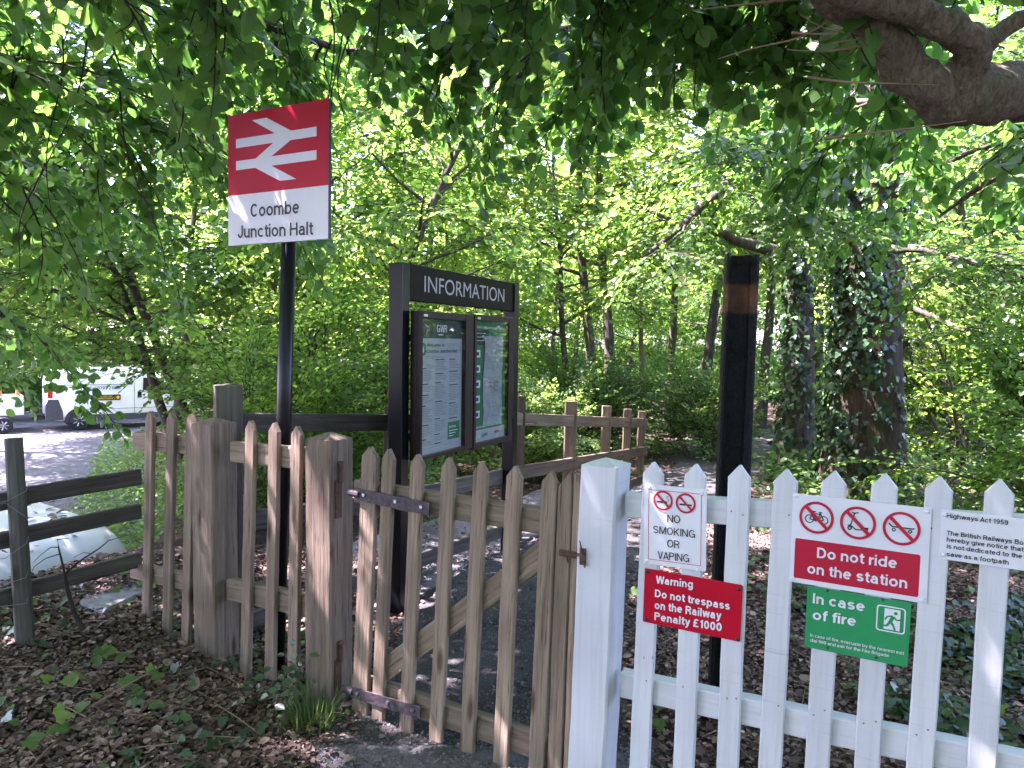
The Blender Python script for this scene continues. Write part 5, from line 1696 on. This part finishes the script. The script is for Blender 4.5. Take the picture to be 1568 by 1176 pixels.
# tree whose forked limb leans in overhead on the platform side
limbsB = [
    ([A3(1760, 60, 3.6), A3(1620, 128, 3.4), A3(1540, 150, 3.28), A3(1475, 160, 3.2), A3(1432, 150, 3.15), A3(1400, 96, 3.1), A3(1345, 42, 3.05), A3(1280, -20, 3.0), A3(1160, -70, 3.0)], [.15, .125, .118, .112, .098, .082, .070, .058, .02]),
    ([A3(1450, 150, 3.16), A3(1488, 100, 3.12), A3(1502, 62, 3.06), A3(1450, 34, 3.0), A3(1370, 12, 2.95), A3(1280, -12, 2.9), A3(1100, -60, 2.9)], [.07, .072, .068, .060, .054, .046, .02]),
    ([A3(1498, 70, 3.08), A3(1540, 44, 3.1), A3(1620, 0, 3.1), A3(1700, -60, 3.1)], [.04, .034, .03, .02]),
    ([A3(1760, 60, 3.6), A3(1600, -60, 4.0), A3(1300, -130, 4.3), A3(950, -150, 4.5), A3(620, -120, 4.6)], [.10, .08, .055, .035, .012]),
    ([A3(1760, 60, 3.6), A3(1500, -40, 4.4), A3(1250, -20, 4.8), A3(1000, 20, 5.0), A3(760, 60, 5.1)], [.08, .06, .045, .03, .01]),
    ([A3(1760, 60, 3.6), A3(1500, -150, 3.6), A3(1150, -190, 3.5), A3(800, -180, 3.6)], [.08, .06, .04, .012]),
    ([A3(1800, 40, 3.8), A3(1560, 120, 5.2), A3(1380, 160, 6.0), A3(1180, 150, 6.6)], [.06, .045, .03, .01]),
    ([A3(1800, 0, 3.7), A3(1640, 180, 4.2), A3(1540, 260, 4.8), A3(1440, 330, 5.4)], [.05, .04, .026, .01]),
    ([(3.72, 3.7, 3.6), (2.9, 2.4, 4.4), (1.6, 1.0, 4.9), (.0, -.2, 5.0)], [.08, .06, .045, .015]),  # limb added overhead to block the zenith sky above the fence
    ([(3.72, 3.7, 3.8), (3.9, 2.0, 4.6), (3.8, .2, 5.0), (3.0, -1.6, 5.0)], [.08, .06, .045, .015]),  # limb added out of view to reduce skylight from behind
    ([(3.74, 3.7, 3.5), (2.5, 2.8, 4.1), (1.0, 2.3, 4.35), (-.5, 2.1, 4.35)], [.07, .05, .035, .012]),  # limb added above the frame to shade the far pickets
    ([(3.72, 3.7, 3.3), (4.6, 3.0, 3.7), (5.4, 2.0, 3.8), (5.8, .6, 3.6)], [.07, .05, .035, .012]),
]
tB = near_tree("overhanging_tree", "tree with a thick scaly forked limb leaning in above the white fence", (3.7, 3.7, 0),
          [(3.9, 3.8, -.1), (3.75, 3.7, 1.4), A3(1800, 90, 3.7), A3(1800, -150, 3.8), A3(1800, -500, 4.0)], [.26, .22, .18, .14, .06], limbsB, M['bark_red'], 43,
          [None, None, None, (17, 1.2, 4, 1.0, .15, -.42), (17, 1.2, 4, 1.0, .2, -.34), (13, 1.0, 4, 1.0, .25, -.40), (14, 1.3, 4, 1.0, .2, -.25), (12, 1.1, 4, 1.0, .25, -.25), (26, 1.2, 5, 1.1, .25, -.05), (22, 1.4, 5, 1.15, .2, -.12), (22, 1.4, 5, 1.15, .2, -.12), (20, 1.3, 5, 1.15, .2, -.2)], SPR_NEAR, M['leaf_near'],
          keep=lambda p: np.linalg.norm(np.array(p) - np.array([0, 0, 1.6])) > 2.2 and not (p[2] < 2.3) and not (p[0] > .75 and p[1] < 3.25 and p[2] < 3.5 - .0 * p[0]) and not (p[1] > 4.2 and p[2] < 2.75 and 1.2 < p[0] < 3.6))
tw = []
for pts in (((1290, 0), (1340, 30), (1390, 52), (1400, 30)), ((1225, 22), (1262, 48), (1320, 52), (1380, 40), (1400, 20)), ((1270, 66), (1330, 58), (1392, 34)), ((1205, 76), (1260, 80), (1320, 70)), ((1100, 90), (1165, 70), (1230, 110 - 50), (1300, 8)), ((1060, 16), (1130, 8), (1240, -4)), ((1260, 0), (1290, 22), (1318, 28)), ((1480, 10), (1440, 40), (1414, 68)), ((1280, 52), (1240, 52), (1212, 50)), ((1480, 185), (1400, 196), (1320, 205), (1262, 212)), ((1440, 130), (1370, 128), (1290, 126), (1236, 118))):
    p = [at(x, y, 2.98 + .03 * i) for i, (x, y) in enumerate(pts)]
    pp = np.array([list(q) for q in p]); n = 10; s_ = np.linspace(0, len(pp) - 1, n)
    q = np.stack([np.interp(s_, np.arange(len(pp)), pp[:, j]) for j in range(3)], 1)
    for _ in range(2): q[1:-1] = (q[:-2] + 2 * q[1:-1] + q[2:]) / 4
    tw.append((q, np.linspace(.0018, .006, n)))
tube_mesh("dry_twig", tw, M['dead_twig'], tB, 6)

# ivy clad trunks beyond the white fence
def ivy_on(rs, pts, rad, n, lo, hi, cover=1.0):
    L = Leaves(); k = np.arange(len(pts))
    t = rs.uniform(lo, hi, n) * (len(pts) - 1)
    C = np.stack([np.interp(t, k, pts[:, j]) for j in range(3)], 1); r = np.interp(t, k, rad)
    a = rs.uniform(0, 2 * np.pi, n)
    # ivy grows in patches: leave some bark showing
    dens = .5 + .5 * np.sin(a * 2 + t * 1.7) * np.sin(t * 2.9 + 1 + a)
    bare = np.clip(np.cos(a + .75), 0, 1) ** 2            # the side towards the platform shows its bark
    m = rs.uniform(size=n) < np.clip(dens * 1.5 * cover, .05, 1) * (1 - .8 * bare)
    C, r, a = C[m], r[m], a[m]; n = len(r)
    out = np.stack([np.cos(a), np.sin(a), np.zeros(n)], 1)
    P = C + out * (r + rs.gamma(1.6, .035, n))[:, None]
    L.add(P, unit(np.array([0, 0, -1.0]) + rs.normal(0, .45, (n, 3)) + out * .35), unit(out + rs.normal(0, .4, (n, 3)) + np.array([0, 0, .4])), rs.uniform(.04, .085, n))
    return L
def ivy_tree(label, px, Y, r, H, seed, n_ivy, limbs, fills, lean=0.0, bk_=None):
    bk_ = bk_ or M['bark_ivy']
    rs = np.random.RandomState(seed)
    x = px_x(px, Y); z0 = float(gz(x, Y))
    tr = np.array([(x + lean * h + .03 * math.sin(h * 1.7), Y + .02 * math.sin(h * 2.1), z0 - .1 + h) for h in np.linspace(0, H, 13)])
    rad = np.concatenate([[r * 1.45, r * 1.12], np.linspace(r, r * .35, 11)])
    t = near_tree("ivy_clad_tree", label, (x, Y, z0), tr, rad, limbs, bk_, seed, fills, SPRAYS, M['leaf_mid'], tpl=LEAF_LO, limbmat=M['bark'])
    me_obj("ivy", plant_mesh("ivy", ivy_on(rs, tr, rad, n_ivy, .0, .72), LEAF_IVY), M['ivy'], t)
    return t
lim = [([A3(1325, 330, 8.3), A3(1420, 260, 7.8), A3(1520, 220, 7.4), A3(1620, 200, 7.0)], [.045, .035, .02, .008]),
       ([A3(1325, 380, 8.3), A3(1400, 380, 7.4), A3(1490, 400, 6.8), A3(1580, 430, 6.4)], [.05, .04, .025, .01]),
       ([A3(1320, 300, 8.3), A3(1240, 250, 7.6), A3(1170, 230, 7.0), A3(1090, 230, 6.6)], [.06, .045, .03, .01]),
       ([A3(1330, 250, 8.3), A3(1400, 120, 7.5), A3(1500, 60, 7.0), A3(1600, 20, 6.6)], [.06, .045, .03, .01]),
       ([A3(1325, 420, 8.3), A3(1300, 360, 7.4), A3(1260, 330, 6.8), A3(1210, 330, 6.4)], [.04, .03, .02, .01]),
       ([A3(1330, 450, 8.3), A3(1420, 480, 7.6), A3(1500, 520, 7.2), A3(1570, 570, 7.0)], [.04, .03, .02, .01])]
ivy_tree("thickest ivy clad trunk, brown bark showing between dark ivy leaves", 1325, 8.3, .34, 11, 51, 12500, lim, [(10, 1.0, 4, 1.0, .3, -.12), (9, .9, 4, 1.0, .4, -.1), (8, .9, 4, .9, .4, -.1), (10, 1.0, 4, 1.0, .2, -.15), (4, .5, 3, .8, .5, -.05), (8, .9, 3, .9, .45, -.1)])
lim2 = [([A3(1236, 200, 9.0), A3(1185, 230, 8.4), A3(1130, 266, 7.8), A3(1062, 330, 7.3), A3(985, 395, 7.0)], [.062, .058, .05, .038, .016]),
        ([A3(1222, 395, 9.4), A3(1150, 376, 9.0), A3(1100, 356, 8.6), A3(1050, 346, 8.4), A3(985, 318, 8.2)], [.08, .065, .05, .035, .012]),
        ([A3(1222, 330, 9.4), A3(1170, 300, 8.8), A3(1110, 300, 8.4)], [.04, .03, .01])]
ivy_tree("slimmer ivy covered trunk next to the thickest ivy clad one", 1222, 9.4, .17, 10, 52, 6500, lim2, [(5, .8, 3, .9, .45, -.1), (6, .8, 3, .9, .3, -.1), (8, .9, 4, .9, .2, -.15)], .0, M['bark'])

# bushes that close the view at eye level
for k, px, y, s, lb in (
    (1, 440, 6.9, .72, "tall leafy bush just behind the oak picket fence"),
    (1, 500, 8.3, 1.0, "leafy bush behind the big timber post of the handrail fence"),
    (3, 545, 10.5, .85, "bright green bush between the station sign and the noticeboard"),
    (3, 660, 13.5, .75, "bright green bush seen above the noticeboard"),
    (2, 318, 5.9, .62, "low bush at the bank edge behind the oak pickets"),
    (1, 430, 11.5, 1.0, "leafy bush straight behind the station sign pole"),
    (3, 1490, 10.5, 1.0, "sunny bush beyond the end of the white fence"),
    (1, 1660, 6.8, .9, "dark leafy bush behind the highways notice"),
    (2, 1090, 10.8, 1.2, "low green clump at the path edge beside the old rail upright"),
    (2, 905, 10.6, 1.2, "low green clump behind the end of the handrail fence"),
    (2, 830, 9.0, 1.0, "low green clump behind the middle of the handrail fence"),
):
    bush(k, px_x(px, y), y, lb, rr_.uniform(0, 6.28), s)

for x, y, s, lb in ((-2.4, -3.4, 1.2, "unseen leafy tree added on the approach side, nearest the car park"), (.8, -5.2, 1.3, "unseen leafy tree added straight behind the approach to the gate"), (3.8, -2.6, 1.2, "unseen leafy tree added on the approach side, opposite the white fence"), (6.6, .2, 1.2, "unseen leafy tree added on the approach side, past the end of the white fence"), (-6.0, -3.0, 1.2, "unseen leafy tree added on the approach side, above the near corner of the car park")):  # unseen trees added around the camera to cut skylight on the fence
    tree(1, x, y, lb, rr_.uniform(0, 6.28), s, group="unseen trees added on the approach side to cut skylight")

for x, y, lb in ((-8.8, 7.2, "tall tree added to shade the bank and bushes by the parked van"), (-10.2, 11.0, "tall tree added by the middle of the car park to shade the bushes"), (-17.8, 26.5, "tall tree shading the works van"), (-7.9, 2.4, "tall tree added over the near end of the car park to shade the fence"), (-13.2, 15.2, "tall tree halfway along the far side of the car park"), (-14.6, 19.8, "tall tree on the far side of the car park just before the works van")):  # added for shade: trees at the bank, mid car park and near end
    tree(2, x, y, lb, rr_.uniform(0, 6.28), .95, group="tall trees over the car park")

# ---- small plants and litter on the ground
rs = np.random.RandomState(99)
def on_ground(n, x0, x1, y0, y1):
    x, y = rs.uniform(x0, x1, n), rs.uniform(y0, y1, n)
    return x, y
def path_mask(x, y):
    st = np.array([(-4, -1.1, 3.2), (2.0, -1.0, 2.2), (2.6, -.95, .75), (3.2, -.82, .55), (4, -.7, .66), (5, -.55, .9), (6, -.1, 1.3), (7, .5, 1.8), (8, 1.2, 2.5), (9, 1.75, 3.0), (10.5, 2.2, 3.7), (12, 2.5, 4.6), (14, 3.4, 6.2), (16, 4.6, 8.2)])
    w = .10 * np.abs(rs.normal(0, 1, len(x)))
    return (x > np.interp(y, st[:, 0], st[:, 1]) + w) & (x < np.interp(y, st[:, 0], st[:, 2]) - w)
L = Leaves()
for n, box in ((78000, (-3.3, -.6, 2.0, 5.6)), (70000, (.5, 4.2, 1.9, 6.5)), (9000, (.8, 6, 6, 11)), (5000, (-2.4, 1.2, 4, 9)), (1400, (-1, 1, 2, 8))):
    x, y = on_ground(n, *box)
    pm = path_mask(x, y) & (rs.uniform(size=n) > .05)
    k = ~pm & (x > edge_x(y) - .05); x, y = x[k], y[k]; m = len(x)
    a = rs.uniform(0, 2 * np.pi, m)
    A = np.stack([np.cos(a), np.sin(a), rs.normal(0, .25, m)], 1)
    N = unit(np.array([0, 0, 1.0]) + rs.normal(0, .42, (m, 3)))
    L.add(np.stack([x, y, gz(x, y) + rs.uniform(.012, .03, m)], 1), A, N, rs.gamma(2.2, .0064, m) + .008)
tag(me_obj("leaf_litter", plant_mesh("leaf_litter", L, LEAF_LO), M['litter']), "dead brown leaves strewn over the ground", kind="stuff")
# broken twigs among the dead leaves
STICK = _tpl([(-.012, 0, 0), (.012, 0, 0), (0, 0, .022), (-.008, .5, .02), (.008, .5, .02), (0, .5, .038), (-.006, 1, 0), (.006, 1, 0), (0, 1, .014)], [[(0, 1, 4, 3), (1, 2, 5, 4), (2, 0, 3, 5), (3, 4, 7, 6), (4, 5, 8, 7), (5, 3, 6, 8)]])
L = Leaves()
for n, box in ((420, (-3.2, -.8, 2.2, 4.6)), (420, (.6, 4.0, 2.0, 6.0))):
    x, y = on_ground(n, *box); k = ~path_mask(x, y) & (x > edge_x(y)); x, y = x[k], y[k]; m = len(x); a = rs.uniform(0, 6.28, m)
    L.add(np.stack([x, y, gz(x, y) + .03], 1), np.stack([np.cos(a), np.sin(a), rs.normal(0, .12, m)], 1), np.tile([0, 0, 1.0], (m, 1)), rs.gamma(2.5, .045, m) + .04)
tag(me_obj("twig_litter", plant_mesh("twig_litter", L, STICK), M['dead_twig']), "broken dry twigs scattered among the dead leaves", kind="stuff")
# leaves on the roof of the parked van
L = Leaves(); m = 260
u = rs.uniform(.36, 2.4, m); v_ = rs.uniform(-.66, .66, m)
u[:40] = rs.normal(.18, .07, 40)
zt = np.interp(u, [0.03, .10, .20, .32, .37, .9, 2.0, 2.5], [1.22, 1.38, 1.47, 1.515, 1.53, 1.555, 1.55, 1.50]) + .012
cl = rs.uniform(size=m) < np.clip(.5 + .6 * np.sin(u * 5 + v_ * 6), .1, 1); u, v_, zt = u[cl], v_[cl], zt[cl]; m = len(u)
Wp = np.array([list(cm @ Vector((a, b, c))) for a, b, c in zip(u, v_, zt)])
a = rs.uniform(0, 6.28, m)
L.add(Wp, np.stack([np.cos(a), np.sin(a), rs.normal(0, .15, m)], 1), unit(np.array([0, 0, 1.0]) + rs.normal(0, .3, (m, 3))), rs.uniform(.04, .08, m))
tag(me_obj("fallen_leaves", plant_mesh("fallen_leaves", L, LEAF_LO), M['litter']), "dead leaves lying on the roof of the parked van", kind="stuff")

def ground_leaves(name, label, boxes, mat, tpl, size, height, cond=None, clump=2.3, upn=.8):
    L = Leaves()
    for n, box in boxes:
        x, y = on_ground(n, *box)
        cl = np.sin(x * clump + 1) * np.sin(y * clump * 1.3 + 2) + .5 * np.sin(x * clump * 2.7 + y * 3) + rs.normal(0, .35, n)
        k = (cl > .05) & ~path_mask(x, y)
        if cond is not None: k &= cond(x, y)
        x, y = x[k], y[k]; m = len(x); a = rs.uniform(0, 6.28, m)
        h = rs.uniform(.01, 1, m) ** 1.3 * height * np.clip(cl[k] + .4, .3, 1.2)
        L.add(np.stack([x, y, gz(x, y) + .015 + h], 1), np.stack([np.cos(a), np.sin(a), rs.normal(-.15, .3, m)], 1), unit(np.array([0, 0, upn]) + rs.normal(0, .35, (m, 3)) + np.array([0, -.25, 0])), rs.uniform(.6, 1.3, m) * size)
    return tag(me_obj(name, plant_mesh(name, L, tpl), mat), label, kind="stuff")
ground_leaves("ivy_ground_cover", "dark ivy creeping over the leaf litter", ((700, (-3.2, -1.0, 2.2, 4.4)), (5200, (1.6, 5.0, 2.6, 7.5)), (6500, (1.7, 4.0, 2.3, 5.0)), (3000, (2.2, 6, 6, 10))), M['ivy'], LEAF_IVY, .048, .07, lambda x, y: x > edge_x(y))
ground_leaves("undergrowth", "green woodland undergrowth beyond the path", ((24000, (-9, 16, 17, 40)), (18000, (-3.5, 9, 8.5, 17)), (9000, (3.0, 8, 6, 10)), (7000, (-3.4, -.6, 6.6, 9))), M['herb'], LEAF_LO, .085, .34, lambda x, y: (y > 7.0 + .8 * np.abs(x - 1.5) * 0) & ~((x > -.5) & (x < 2.2) & (y < 9.3)), 1.4)
ground_leaves("young_weeds", "scattered bright young weeds among the dead leaves", ((420, (-3.0, -.9, 2.6, 4.8)), (260, (.6, 3, 2.4, 5))), M['herb'], LEAF_IVY, .06, .10, None, 3.1)
# bank below the fence towards the car park
L = Leaves(); n = 15000
y = rs.uniform(6.9, 20, n); x = edge_x(y) + rs.uniform(-1, 1, n) * 0 + .5 - rs.uniform(0, 1, n) * (2.0 + .25 * (y - 6.9))
k = ~((y < 8.6) & (x < edge_x(y) - .1)) ; x, y = x[k], y[k]; m = len(x); a = rs.uniform(0, 6.28, m)
L.add(np.stack([x, y, gz(x, y) + rs.uniform(.02, .55, m) ** 1.2], 1), np.stack([np.cos(a), np.sin(a), rs.normal(-.2, .3, m)], 1), unit(np.array([.2, -.3, .8]) + rs.normal(0, .4, (m, 3))), rs.uniform(.05, .11, m))
tag(me_obj("bank_greenery", plant_mesh("bank_greenery", L, LEAF_LO), M['herb']), "leafy greenery covering the bank above the car park", kind="stuff")

# loose grit on the worn ground by the gate and on the path
L = Leaves()
for n, box in ((14000, (-1.0, .6, 2.3, 3.4)), (16000, (-.8, 1.2, 3.4, 6.2))):
    x, y = on_ground(n, *box); a = rs.uniform(0, 6.28, n)
    L.add(np.stack([x, y, gz(x, y) + .0135], 1), np.stack([np.cos(a), np.sin(a), rs.normal(0, .5, n)], 1), unit(np.array([0, 0, 1.0]) + rs.normal(0, .6, (n, 3))), rs.gamma(2, .0035, n) + .003)
tag(me_obj("grit", plant_mesh("grit", L, LEAF_LO), M['grit']), "loose grit scattered over the path by the gate", kind="stuff")

# grass tuft at the foot of the gate post
def tuft(name, label, px, py, n, h, spread, seed):
    r_ = np.random.RandomState(seed); c = on_z(px, py, -.04)
    L = Leaves(); a = r_.uniform(0, 6.28, n); rr = r_.uniform(0, spread, n)
    P = np.stack([c.x + np.cos(a) * rr, c.y + np.sin(a) * rr, np.full(n, float(gz(c.x, c.y)) + .005)], 1)
    az = a + r_.normal(0, .6, n)
    L.add(P, unit(np.stack([np.cos(az) * .8, np.sin(az) * .8, r_.uniform(.2, 1.2, n)], 1)), unit(np.stack([-np.cos(az), -np.sin(az), np.full(n, .8)], 1)), h * r_.uniform(.5, 1.2, n))
    o = me_obj(name, plant_mesh(name, L, BLADE), M['grass'])
    return tag(o, label, "grass tuft")
tuft("grass_tuft", "tuft of long green grass at the foot of the gate post", 478, 1108, 170, .18, .11, 3)
# creeping leafy weed climbing the oak pickets
r_ = np.random.RandomState(8); L = Leaves()
for c0, hh, n in ((at(452, 1060, 3.28), .24, 20), (at(425, 1062, 3.3), .14, 14), (at(410, 1085, 3.1), .10, 10)):
    z_ = r_.uniform(0, hh, n); a = r_.uniform(0, 6.28, n)
    L.add(np.stack([c0.x + r_.normal(0, .05, n), c0.y + r_.normal(0, .03, n), c0.z - .02 + z_], 1), np.stack([np.cos(a), np.sin(a) - .5, r_.normal(-.1, .3, n)], 1), unit(np.array([0, -.6, .8]) + r_.normal(0, .4, (n, 3))), r_.uniform(.025, .055, n))
tag(me_obj("leafy_creeper", plant_mesh("leafy_creeper", L, LEAF_LO), M['ivy']), "leafy creeper climbing the foot of the oak pickets beside the gate post", "creeper")

# sticks on the ground and the bare sapling by the grey post
def stick(name, label, cat, polys, mat):
    return tag(tube_mesh(name, polys, mat, None, 6), label, cat)
def gpts(pts, dz=.02): 
    out = []
    for x, y in pts:
        p = on_z(x, y, 0.03); out.append([p.x, p.y, float(gz(p.x, p.y)) + dz])
    return np.array(out)
stick("fallen_stick", "long thin pale stick lying on the leaf litter before the oak fence", "stick", [(gpts([(120, 1100), (180, 1094), (250, 1092), (322, 1090)]), np.array([.008, .009, .008, .005]))], M['dead_twig'])
stick("fallen_stick", "crooked dark stick lying on the leaf litter near the path", "stick", [(gpts([(245, 1172), (275, 1150), (292, 1120), (308, 1098)]), np.array([.011, .012, .010, .006]))], M['twig'])
stick("fallen_stick", "curved grey runner on the ground at the foot of the square oak post", "stick", [(gpts([(310, 1018), (335, 1020), (360, 1032), (380, 1046)], .03), np.array([.004, .004, .004, .003]))], M['dead_twig'])
Ys = 3.75
sp = lambda pts, r0, r1: (np.array([list(at(x, y, Ys)) for x, y in pts]), np.linspace(r0, r1, len(pts)))
stick("bare_sapling", "bare dark sapling with forked twigs beside the grey round post", "sapling", [
    sp([(128, 965), (112, 935), (104, 905), (99, 880)], .012, .008), sp([(99, 880), (94, 856), (90, 840), (88, 826), (106, 824 - 0)], .006, .002),
    sp([(99, 880), (118, 862), (136, 850), (152, 840), (166, 828), (186, 822)], .006, .0015), sp([(92, 848), (70, 855), (52, 868), (46, 882)], .003, .001),
    sp([(90, 838), (78, 838), (62, 850), (50, 862)], .003, .001), sp([(140, 848), (128, 846), (112, 854)], .002, .001)], M['twig'])
# fallen pale leaf curls
for (x, y, s_, lb) in ((292, 1072, .065, "curled pale dry leaf lying on the litter before the square oak post"), (104, 1088, .07, "upright tan dry leaf on the litter near the grey round post")):
    L = Leaves(); p = on_z(x, y, .0)
    L.add(np.array([[p.x, p.y, float(gz(p.x, p.y)) + .03]]), np.array([[.2, .5, .6]]), np.array([[.2, -.7, .5]]), np.array([s_]))
    tag(me_obj("dry_leaf", plant_mesh("dry_leaf", L, LEAF_HI), M['dead_twig']), lb, "dry leaf")
